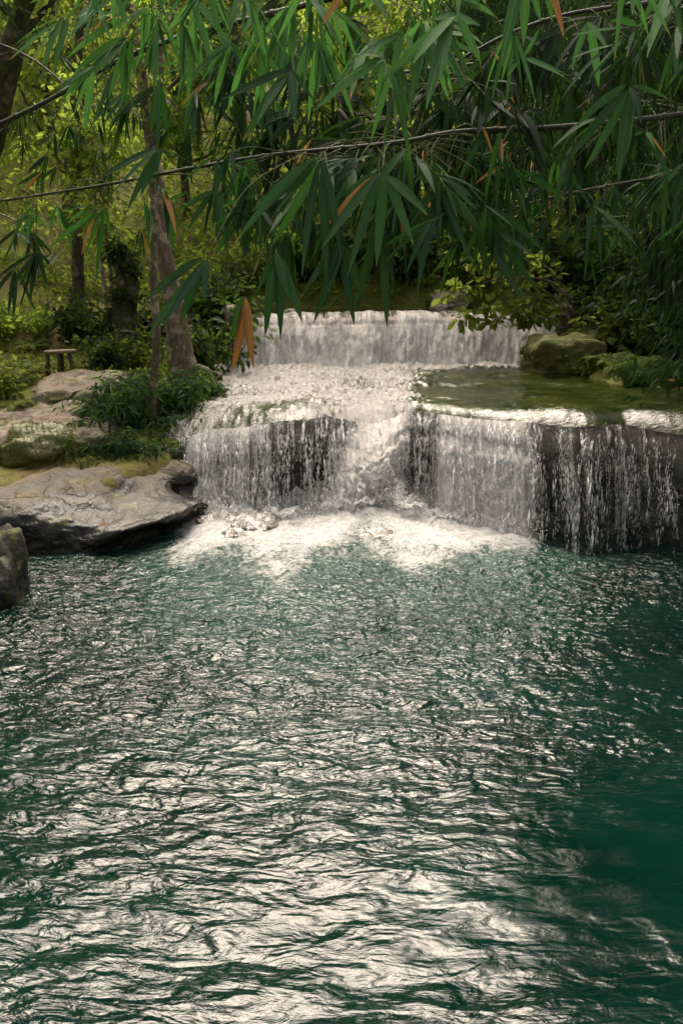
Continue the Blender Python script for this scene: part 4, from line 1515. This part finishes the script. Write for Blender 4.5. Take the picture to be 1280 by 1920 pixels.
# low growth and litter on the near banks
n = 26000
y = rng.uniform(15.0, 26, n)
x = np.where(rng.random(n) < .6, rng.uniform(-9.5, -2.2, n), rng.uniform(4.2, 9.5, n))
z = ground_h(x, y)
cl = fbm(np.stack([x * .8, y * .8, 0 * x], -1), 3, 205)
keep = (z > np.where(x > 0, 1.78, 1.15)) & (rng.random(n) < sstep(-.35, .3, cl)) & ~((x < -3) & (x > -6.2) & (y < 18.6))
x, y, z, cl = x[keep], y[keep], z[keep], cl[keep]; n = len(x)
P = np.stack([x, y, z + rng.random(n) * (.10 + .30 * np.clip(cl, 0, 1))], -1)
V, Fo = leaves(T_LANCE, P, rnd_dirs(n, .3), rnd_dirs(n, 1.2), rng.uniform(.06, .16, n), rng.uniform(.03, .07, n), .3, .2)
o = MB().add(V, Fo, rnd=np.repeat(np.clip(.45 + cl * .6 + rng.normal(0, .2, n), 0, 1), 5)).build('ground_cover', M['leaf_mid'], smooth=False)
tag(o, 'low green ground cover on the river banks', kind='stuff')
# ------------------------------------------------------------------ bamboo
def bamboo_leaf_batch(P, D, N, L, W, bend, fold=.22):
    n = len(P)
    V, Fo = leaves(T_BAMBOO, P, D, N, L, W, fold, bend, rng.normal(0, .55, n), rng.normal(0, .07, n))
    lf = np.tile(T_BAMBOO[0] * np.array([1, 1, 0]), (n, 1))
    rnd = np.repeat(rng.random(n), len(T_BAMBOO[0]))
    return V, Fo, rnd, lf


def spray_pieces(node, d, n, L, spread=.95, gravity=.38):
    """a twig end with n long leaves fanning out; returns leaf arrays"""
    d = nrm(d)
    ref = rnd_dirs(1)[0]
    s1 = nrm(np.cross(d, ref)); s2 = np.cross(d, s1)
    P, D, N, LL, W = [], [], [], [], []
    for i in range(n):
        t = (i + .5) / n
        ang = (i % 2 * math.pi) + rng.normal(0, .5)
        side = s1 * math.cos(ang) + s2 * math.sin(ang) * .6
        k = spread * (1 - .75 * t) * rng.uniform(.7, 1.3)
        v = d * .8 + side * k + np.array([-.22, 0, 0])
        v[2] -= gravity * rng.uniform(.5, 1.2)
        P.append(node - d * (1 - t) * L * .35)
        D.append(v)
        N.append(np.array([0, -.35, 1.0]) + rng.normal(0, .55, 3) + side * .2)
        LL.append(L * rng.uniform(.62, 1.12) * (.75 + .35 * math.sin(math.pi * min(1, t + .2))))
        W.append(LL[-1] * rng.uniform(.10, .14))
    return np.array(P), np.array(D), np.array(N), np.array(LL), np.array(W)


class Branch:
    """one bamboo branch: stem, and its sprays as parts"""
    def __init__(self, pts, rad, label, leafm='bamboo_leaf', cat='bamboo'):
        self.W = np.array([PD(x, y, d) for x, y, d in pts])
        self.o = self.W[0].copy()
        self.root = empty('bamboo_branch', self.o)
        n = max(24, len(pts) * 7)
        self.P = spline(self.W, n)
        rr = np.interp(np.linspace(0, 1, n), np.linspace(0, 1, len(rad)), rad)
        V, Fo = tube(self.P - self.o, rr, 10)
        st = MB().add(V, Fo)
        # swollen nodes along the culm
        ln = np.concatenate([[0], np.cumsum(np.linalg.norm(np.diff(self.P, axis=0), axis=1))])
        for s in np.arange(.22, ln[-1], .34):
            i = min(np.searchsorted(ln, s), n - 2)
            p = self.P[i] - self.o; t = nrm(self.P[i + 1] - self.P[i])
            V, Fo = tube([p - t * .012, p - t * .004, p + t * .004, p + t * .012], np.array([1.0, 1.3, 1.3, 1.0]) * rr[i], 10)
            st.add(V, Fo)
        st.build('stem', M['culm'], self.root)
        self.m = M[leafm]
        tag(self.root, label, cat)

    def near(self, p):
        """a point of the stem from which a twig would grow to p"""
        d = np.linalg.norm(self.P - p, axis=1) + .6 * np.maximum(p[2] - self.P[:, 2], 0)
        return self.P[np.argmin(d)]

    def twig(self, sp, a, b, r=.0028):
        m = (a + b) / 2 + np.array([0, 0, .10 * np.linalg.norm(b - a)]) + rng.normal(0, .02, 3)
        V, Fo = tube(spline(np.array([a, m, b]), 9) - self.o, np.linspace(r, .0012, 9), 5)
        MB().add(V, Fo).build('twig', M['twig'], sp)

    def hand(self, node, tips, depth, dead=(), wide=1.0, tw=True):
        """a spray read off the photo: node pixel and leaf-tip pixels"""
        nd = PD(node[0], node[1], depth)
        b = MB(); dd = MB()
        for i, tp in enumerate(tips):
            dz = tp[2] if len(tp) > 2 else rng.uniform(-.10, .10)
            e = PD(tp[0], tp[1], depth + dz)
            v = e - nd
            L = np.linalg.norm(v)
            N = np.array([rng.normal(0, .35), -1.0, .55 + rng.normal(0, .3)])
            bend = .10
            v = v + np.array([0, 0, bend * L])
            st_ = nd + v * .04 + rng.normal(0, .004, 3)
            V, Fo, r, lf = bamboo_leaf_batch(st_[None] - self.o, v[None], N[None], np.array([np.linalg.norm(v) * .97]), np.array([np.clip(L * .145, .014, .036) * wide * rng.uniform(.85, 1.12)]), bend)
            (dd if i in dead else b).add(V, Fo, rnd=r, lf=lf)
        sp = b.build('leaf_spray', self.m, self.root) if b.n else None
        if dd.n:
            o = dd.build('dry_leaf', M['dead_leaf'], sp if sp is not None else self.root)
            o['label'] = 'dry orange-brown leaf'
        if tw:
            self.twig(sp if sp is not None else self.root, self.near(nd), nd)

    def random(self, n, lo, hi, drop=(.1, .5), L=.21, leaves_=(5, 9), keep=None, dead=.02, side=.5):
        k = 0
        tries = 0
        while k < n and tries < n * 12:
            tries += 1
            t = rng.uniform(lo, hi)
            a = self.P[min(int(t * len(self.P)), len(self.P) - 1)]
            dr = rng.uniform(*drop)
            nd = a + np.array([rng.normal(0, side * .45), rng.normal(0, side * .35), -dr * rng.uniform(.2, 1.0)])
            # where the node falls in the picture
            v = nd - CAM
            w = v @ FWD
            x, y = 640 + F * (v @ RIGHT) / w, 960 - F * (v @ UP) / w
            if keep is not None and not keep(x, y):
                continue
            d = nrm(nd - a + np.array([0, 0, -.15]) + rng.normal(0, .15, 3))
            P, D, N, LL, W = spray_pieces(nd, d, int(rng.integers(*leaves_)), L * rng.uniform(.8, 1.15))
            isd = rng.random(len(P)) < dead
            sp = None
            for flag, mat in ((False, self.m), (True, M['dead_leaf'])):
                s = isd == flag
                if s.any():
                    V, Fo, r, lf = bamboo_leaf_batch(P[s] - self.o, D[s], N[s], LL[s], W[s], rng.uniform(.05, .35, s.sum()))
                    if flag and sp is not None:
                        o = MB().add(V, Fo, rnd=r, lf=lf).build('dry_leaf', mat, sp); o['label'] = 'dry orange-brown leaf'
                    elif not flag:
                        sp = MB().add(V, Fo, rnd=r, lf=lf).build('leaf_spray', mat, self.root)
            if sp is not None:
                self.twig(sp, a, nd, .0022)
            k += 1


def mass(x, y):        # where the photo's bamboo curtain hangs
    low = np.interp(x, [0, 120, 250, 330, 430, 520, 700, 820, 900, 1000, 1100, 1280], [150, 170, 220, 330, 430, 470, 470, 400, 400, 430, 420, 400])
    return y < low


# 1 the long culm that crosses the whole picture
b1 = Branch([(1430, 185, 4.2), (1280, 214, 4.0), (1050, 238, 3.9), (860, 247, 3.8), (740, 268, 3.7), (510, 291, 3.9), (350, 317, 4.1), (200, 346, 4.3), (0, 377, 4.6), (-170, 402, 4.8)],
            [.012, .012, .011, .010, .0092, .0085, .0075, .0065, .005, .004], 'long bamboo culm crossing the whole picture from right to left, hung with leaf sprays')
b1.hand((716, 322), [(608, 422), (604, 472), (656, 524), (712, 502), (771, 462), (800, 400), (640, 370)], 3.35, dead=(0,))
b1.hand((640, 452), [(592, 612), (660, 612), (612, 560), (560, 560), (690, 560)], 3.6)
b1.hand((712, 420), [(727, 615), (668, 580), (745, 560)], 3.7)
b1.hand((600, 290), [(478, 402), (432, 455), (520, 470), (560, 520), (604, 545), (640, 480), (500, 430)], 3.4)
b1.hand((520, 470), [(474, 556), (500, 632), (526, 642), (566, 612), (545, 560)], 3.6)
b1.hand((388, 480), [(268, 626), (312, 612), (346, 614), (381, 566), (282, 560)], 3.3)
b1.hand((459, 553), [(449, 702), (462, 696), (440, 640)], 3.5, dead=(0, 1))
b1.hand((300, 278), [(196, 332), (210, 365), (238, 395), (262, 372), (330, 300)], 3.9)
b1.hand((412, 352), [(345, 388), (352, 430), (392, 425), (420, 460)], 4.0)
b1.random(62, .30, .62, (.1, .55), .20, (5, 9), mass, .008)
b1.random(16, .62, .98, (.05, .3), .17, (4, 7), lambda x, y: y < 420)
b1.random(14, .02, .3, (.1, .5), .2, (5, 8), lambda x, y: y < 470)

# 2 the culm rising from the left edge to the top
b2 = Branch([(-130, 285, 5.0), (0, 232, 4.8), (110, 178, 4.7), (210, 120, 4.6), (330, 72, 4.5), (450, 40, 4.4), (640, -8, 4.3), (820, -60, 4.2)],
            [.009, .010, .011, .012, .012, .012, .013, .013], 'bamboo culm rising from the left edge to the top of the picture')
b2.hand((246, 66), [(134, 180), (176, 240), (200, 222), (226, 196), (150, 130)], 3.6)
b2.hand((240, 70), [(222, 150), (262, 148), (180, 130)], 3.8)
b2.hand((545, 130), [(452, 262), (504, 212), (581, 190), (480, 230), (420, 200), (558, 240)], 3.3)
b2.hand((300, 150), [(300, 330), (318, 262), (280, 250)], 4.4)
b2.random(30, .15, .95, (.1, .5), .19, (5, 8), mass, .006)

# 3 the one along the top edge
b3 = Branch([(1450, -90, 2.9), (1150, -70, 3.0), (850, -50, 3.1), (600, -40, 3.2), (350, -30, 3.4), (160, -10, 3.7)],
            [.012, .011, .010, .008, .006, .004], 'bamboo branch hidden along the top edge whose leaves, coloured a brighter green as if lit, hang into the picture', 'bamboo_lit')
b3.hand((215, -40), [(212, 62), (232, 40), (160, 30), (258, -5)], 2.9)
b3.hand((250, -30), [(218, 60), (262, 10), (180, 20), (150, 50)], 2.95)
b3.hand((853, 28), [(792, 202), (895, 124), (718, 162), (760, 118), (820, 150)], 2.8)
b3.hand((672, -50), [(690, 20), (720, 40), (664, 30), (606, 52)], 2.8, dead=(3,))
b3.hand((860, -80), [(870, 28), (912, 20), (830, 14)], 2.8)
b3.hand((985, -60), [(932, 122), (985, 86), (948, 20), (1012, 40)], 2.7)
b3.hand((1012, -70), [(1062, 74), (1035, 40)], 2.65, dead=(0,))
b3.hand((720, 110), [(655, 105), (590, 195), (688, 155), (704, 205), (640, 150)], 2.9)
b3.hand((760, 58), [(728, 164), (780, 118), (700, 110), (650, 120)], 2.9)
b3.hand((975, 110), [(1060, 152), (1010, 60), (1064, 150), (950, 140)], 3.0)
b3.hand((1100, 40), [(1062, 130), (1130, 160), (1140, 90)], 3.3)
b3.hand((1255, -40), [(1215, 105), (1190, 60), (1262, 70)], 2.9)
b3.random(46, .36, .9, (.05, .45), .2, (5, 9), lambda x, y: y < 190, .012)

# 4 the fan on the right
b4 = Branch([(1480, 20, 3.2), (1350, -10, 3.15), (1240, 40, 3.1), (1196, 110, 3.1), (1182, 165, 3.1)], [.008, .006, .004, .003, .002],
            'bamboo twig at the right ending in one open fan of long drooping leaves')
b4.hand((1180, 162), [(1068, 302), (1100, 328), (1156, 342), (1186, 290), (1210, 232), (1075, 240), (1250, 180)], 3.1, tw=False)
b4.random(8, .1, .7, (.05, .2), .2, (4, 7), lambda x, y: y < 130)

# 5 right middle
b5 = Branch([(1450, 300, 4.6), (1250, 330, 4.4), (1080, 360, 4.2), (960, 390, 4.0), (890, 410, 3.8)], [.009, .008, .006, .004, .002],
            'bamboo branch below the long culm, ending in a drooping fan over the round-leaved shrub')
b5.hand((900, 418), [(970, 566), (1012, 552), (992, 442), (866, 492), (905, 520), (1000, 480)], 3.7)
b5.hand((826, 345), [(870, 500), (905, 445), (850, 450), (800, 470)], 3.6)
b5.random(26, .05, .95, (.05, .4), .2, (5, 9), lambda x, y: y < 450, .015)

# 6 dark mass in the middle and right
b6 = Branch([(1450, 70, 5.2), (1200, 90, 5.0), (1000, 110, 4.8), (800, 130, 4.7), (620, 160, 4.6), (480, 200, 4.6)], [.012, .011, .010, .008, .006, .003],
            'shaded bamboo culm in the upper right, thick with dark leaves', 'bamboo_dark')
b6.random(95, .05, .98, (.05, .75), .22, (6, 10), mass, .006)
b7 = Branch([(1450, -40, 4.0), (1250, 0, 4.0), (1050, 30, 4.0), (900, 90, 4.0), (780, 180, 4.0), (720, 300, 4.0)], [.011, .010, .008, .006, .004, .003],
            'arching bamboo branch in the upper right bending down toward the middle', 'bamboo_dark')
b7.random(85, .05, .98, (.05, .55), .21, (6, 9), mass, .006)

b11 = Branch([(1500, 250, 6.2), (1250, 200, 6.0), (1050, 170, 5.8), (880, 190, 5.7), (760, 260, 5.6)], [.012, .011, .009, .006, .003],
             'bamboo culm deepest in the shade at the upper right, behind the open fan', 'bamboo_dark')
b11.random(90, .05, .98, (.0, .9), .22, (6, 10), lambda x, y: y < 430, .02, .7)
b12 = Branch([(700, -120, 4.6), (560, -20, 4.5), (470, 80, 4.5), (420, 180, 4.5), (400, 290, 4.6)], [.010, .008, .006, .004, .002],
             'bamboo branch drooping from the top between the two crossing culms', 'bamboo_dark')
b12.random(40, .05, .98, (.0, .5), .20, (5, 9), mass, .006)

# 8 further sprays at the left edge
b8 = Branch([(-200, 380, 7.4), (-60, 385, 7.2), (40, 420, 7.0), (75, 470, 7.0)], [.010, .007, .005, .003], 'small dark bamboo spray hanging at the left edge in front of the sunny slope', 'bamboo_dark')
b8.hand((72, 470), [(10, 560), (30, 590), (52, 575), (85, 540), (98, 500), (-5, 520)], 7.0)
b8.hand((30, 500), [(-20, 560), (14, 590), (34, 598), (64, 590)], 7.1)
b8.hand((40, 425), [(-20, 480), (10, 500), (80, 500), (105, 470)], 7.2)
b8.random(5, .2, .9, (.05, .3), .2, (5, 8), lambda x, y: y < 520)
b9 = Branch([(-160, 60, 8.5), (20, 90, 8.2), (140, 180, 8.0), (200, 300, 8.0)], [.012, .009, .006, .003], 'bamboo branch farther back at the left with small leaves, over the sapling pair', 'bamboo_dark')
b9.random(34, .1, .98, (.05, .9), .22, (5, 8), lambda x, y: y < 470, .03, .9)

# 10 unseen canopy added above the frame to shade the leaf curtain
for k, (y, z, lab) in enumerate(((5.6, 7.3, 'unseen bamboo culm added high above the viewer to shade the curtain of leaves'),
                                 (6.3, 8.0, 'second unseen bamboo culm added for shade, farther out over the pool than the first'),
                                 (5.0, 7.9, 'topmost unseen bamboo culm, added overhead for shade above the other two'))):
    pts = []
    for x in (6.5, 4, 1.5, -1, -3.5, -5.5):
        P = np.array([x, y + .15 * math.sin(x), z - .03 * (x - 1) ** 2]) - CAM
        w_ = P @ FWD
        pts.append((640 + F * (P @ RIGHT) / w_, 960 - F * (P @ UP) / w_, w_))
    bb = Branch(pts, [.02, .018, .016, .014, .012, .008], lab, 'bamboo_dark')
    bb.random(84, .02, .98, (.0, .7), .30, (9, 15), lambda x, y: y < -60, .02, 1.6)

for k, (y, z, x0, x1, lab) in enumerate(((9.3, 8.1, 6.5, -2.0, 'unseen bamboo culm added high over the middle of the pool to cut glare'),
                                         (11.3, 8.5, 6.5, -3.2, 'longest unseen bamboo culm, added high across the pool to cut glare'),
                                         (11.6, 8.5, -7.5, -2.4, 'unseen bamboo culm added high over the left part of the pool to darken it'))):
    pts = []  # unseen culms added to break up sun glare on the pool
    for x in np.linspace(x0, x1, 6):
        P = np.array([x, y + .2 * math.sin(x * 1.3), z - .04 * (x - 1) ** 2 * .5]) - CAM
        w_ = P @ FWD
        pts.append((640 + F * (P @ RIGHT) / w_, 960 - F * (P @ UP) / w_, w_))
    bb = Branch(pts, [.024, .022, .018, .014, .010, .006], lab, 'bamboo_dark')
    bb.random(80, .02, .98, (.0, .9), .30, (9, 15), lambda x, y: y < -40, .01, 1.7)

# ------------------------------------------------------------------ bamboo clumps of the right bank
def bamboo_clump(seed, culms=7, h=9.5, lean=(-2.6, -1.2), per=90, leaf=.24):
    cu, lf = [], MB()
    for i in range(culms):
        a = rng.uniform(0, 6.28)
        b = np.array([math.cos(a), math.sin(a), 0]) * rng.uniform(.05, .5)
        hh = h * rng.uniform(.75, 1.1)
        ln = np.array([lean[0] * rng.uniform(.4, 1.3), lean[1] * rng.uniform(.3, 1.5), 0]) + rng.normal(0, .5, 3) * np.array([1, 1, 0])
        P = np.array([b + ln * (t ** 2.2) + np.array([0, 0, hh * (t - .12 * t ** 4) - .3 * (t == 0)]) for t in np.linspace(0, 1, 14)])
        V, Fo = tube(P, np.linspace(.05, .010, 14), 8)
        cu.append((V, Fo))
        t = rng.uniform(.16, 1.0, per) ** .8
        Q = spline(P, per, t * 13)
        out = rnd_dirs(per); out[:, 2] = -rng.uniform(-.1, .5, per)
        ends = Q + out * rng.uniform(.3, 1.5, per)[:, None] * np.array([1, 1, .8])
        k = 9
        c = np.repeat(ends, k, 0) + rng.normal(0, .13, (per * k, 3))
        D = np.repeat(out, k, 0) * .6 + rng.normal(0, .5, (per * k, 3)); D[:, 2] -= .75
        L = leaf * rng.uniform(.6, 1.2, per * k)
        V, Fo = leaves(T_LANCE, c, D, rnd_dirs(per * k, .9), L, L * .15, .2, .2)
        lf.add(V, Fo, rnd=np.repeat(np.clip(np.repeat(rng.random(per) * .6, k) + rng.random(per * k) * .4, 0, 1), 5))
    return cu, lf


CL = []
for k in range(3):
    cu, lf = bamboo_clump(k)
    t = empty('bamboo_clump')
    for (V, Fo) in cu:
        MB().add(V, Fo).build('culm', M['culm'], t)
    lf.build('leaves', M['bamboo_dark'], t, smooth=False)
    CL.append(t)
used = set()
for i, (x, y, k, s, rz, lab) in enumerate((
        (6.6, 20.6, 0, 1.0, .0, 'dark bamboo clump on the right bank nearest the green water'),
        (7.9, 21.6, 1, 1.05, .3, 'dark bamboo clump behind the ferns of the right bank'),
        (5.6, 24.0, 2, 1.0, -.2, 'bamboo clump at the right end of the weir'),
        (7.6, 23.5, 0, 1.1, .5, 'bamboo clump deep in the shade behind the ferns at the right edge'),
        (5.0, 25.8, 1, 1.0, -.4, 'bamboo clump on the far bank right of the weir'),
        (8.6, 17.2, 2, 1.1, .1, 'bamboo clump at the right edge leaning over the pool'),
        (6.2, 15.4, 1, 1.1, .2, 'bamboo clump beside the right end of the cascade, overhanging the pool'),
        (8.9, 13.0, 0, 1.0, .5, 'bamboo clump on the bank to the right of the pool'),
        (7.8, 27.5, 2, 1.15, .0, 'tall bamboo clump on the slope behind the others on the right'),
        (5.7, 8.6, 0, 1.0, .1, 'bamboo clump added on the near right bank to darken the pool'),  # added, with the bowed clumps below, to keep sun off the pool
        (6.2, 11.2, 2, 1.1, .0, 'bamboo clump added right of the pool, bowed far over to darken the water'),
        (6.4, 13.4, 1, 1.15, -.2, 'bamboo clump added at the corner of the pool to block sun, bowed over the dark end of the cascade'),
        (7.0, 12.2, 0, 1.2, -.35, 'second bamboo clump added right of the pool to block sun, behind the bowed one'),
        (7.0, 16.8, 0, 1.15, -.1, 'bamboo clump right of the green terrace water'),
        (-6.7, 11.4, 0, 1.1, 3.1, 'bamboo clump added on the left bank to block sun, behind the dark mossy boulder'),  # added, like the next one, to block sun along the left edge
        (-6.9, 8.6, 2, 1.1, 3.3, 'bamboo clump added on the near left bank to darken the pool'),
        (10.5, 21, 1, 1.15, .3, 'tall bamboo clump far up the right bank'))):
    t = CL[k] if k not in used else copy_tree(CL[k])
    used.add(k)
    t.location = (x, y, ground_at(x, y) - .05)
    t.rotation_euler = (0, 0, rz)
    t.scale = (s, s, s)
    tag(t, lab, 'bamboo', 'bamboo clumps on the banks')

# ------------------------------------------------------------------ unseen forest trees beside the pool, dimming it from the sides
k = 0
for (x, y, s) in ((-12, 9, 1.5), (-7.5, 12.6, 1.25), (-8.5, 9.5, 1.3), (-12, 3, 1.4), (12, 3, 1.5), (12.5, 8, 1.6), (-14, 14, 1.5), (14, 13, 1.6), (17, 5, 1.9), (-17, 6, 1.9), (-16, 19, 1.6), (-12, 24, 1.3), (11, 11, 1.3)):
    t = copy_tree(first[3 if k % 3 else 1])
    t.location = (x, y, ground_at(x, y) - .1)
    t.rotation_euler = (0, 0, k * 1.7)
    t.scale = (s, s, s)
    tag(t, 'dark green forest tree standing beside the pool, out of view', 'tree', 'unseen trees round the pool')
    k += 1
# ------------------------------------------------------------------ camera, light
cam = bpy.data.cameras.new('camera')
co = bpy.data.objects.new('camera', cam)
col.objects.link(co)
co.location = tuple(CAM)
co.rotation_euler = (math.pi / 2 - PITCH, 0, 0)
cam.sensor_fit = 'VERTICAL'
cam.sensor_width = 24
cam.sensor_height = 36
cam.lens = 35
cam.clip_start = .05
cam.clip_end = 1000
scene.camera = co

AZ, EL = R(-9), R(60)
sd = Vector((math.sin(AZ) * math.cos(EL), math.cos(AZ) * math.cos(EL), math.sin(EL)))
sun = bpy.data.lights.new('sun', 'SUN')
sun.energy = .85
sun.angle = R(34)
sun.color = (1.0, .93, .86)
so = bpy.data.objects.new('sun', sun)
so.rotation_euler = sd.to_track_quat('Z', 'Y').to_euler()
so.location = (0, 30, 40)
col.objects.link(so)

w = bpy.data.worlds.new('World')
scene.world = w
w.use_nodes = True
nt = w.node_tree
bg = nt.nodes['Background']
sky = nt.nodes.new('ShaderNodeTexSky')
sky.sky_type = 'NISHITA'
sky.sun_disc = False
sky.sun_elevation = EL
sky.sun_rotation = AZ % (2 * math.pi)
sky.dust_density = 7
sky.ozone_density = .2
# thin cloud veil: the blue of the sky half washed out to white
bw = nt.nodes.new('ShaderNodeRGBToBW')
nt.links.new(sky.outputs[0], bw.inputs[0])
veil = nt.nodes.new('ShaderNodeMix'); veil.data_type = 'RGBA'
veil.inputs['Factor'].default_value = .65
nt.links.new(sky.outputs[0], veil.inputs[6]); nt.links.new(bw.outputs[0], veil.inputs[7])
nt.links.new(veil.outputs[2], bg.inputs[0])
bg.inputs[1].default_value = .15

vs = scene.view_settings
vs.view_transform = 'Standard'
vs.look = 'None'
vs.gamma = 1
vs.exposure = 1.9
try:
    vs.use_white_balance = True
    vs.white_balance_temperature = 7500
    vs.white_balance_tint = 14
except Exception:
    pass
c = scene.cycles
c.max_bounces = 7
c.diffuse_bounces = 3
c.glossy_bounces = 3
c.transmission_bounces = 4
c.transparent_max_bounces = 14
c.caustics_reflective = False
c.caustics_refractive = False
c.sample_clamp_indirect = 4
c.use_denoising = True
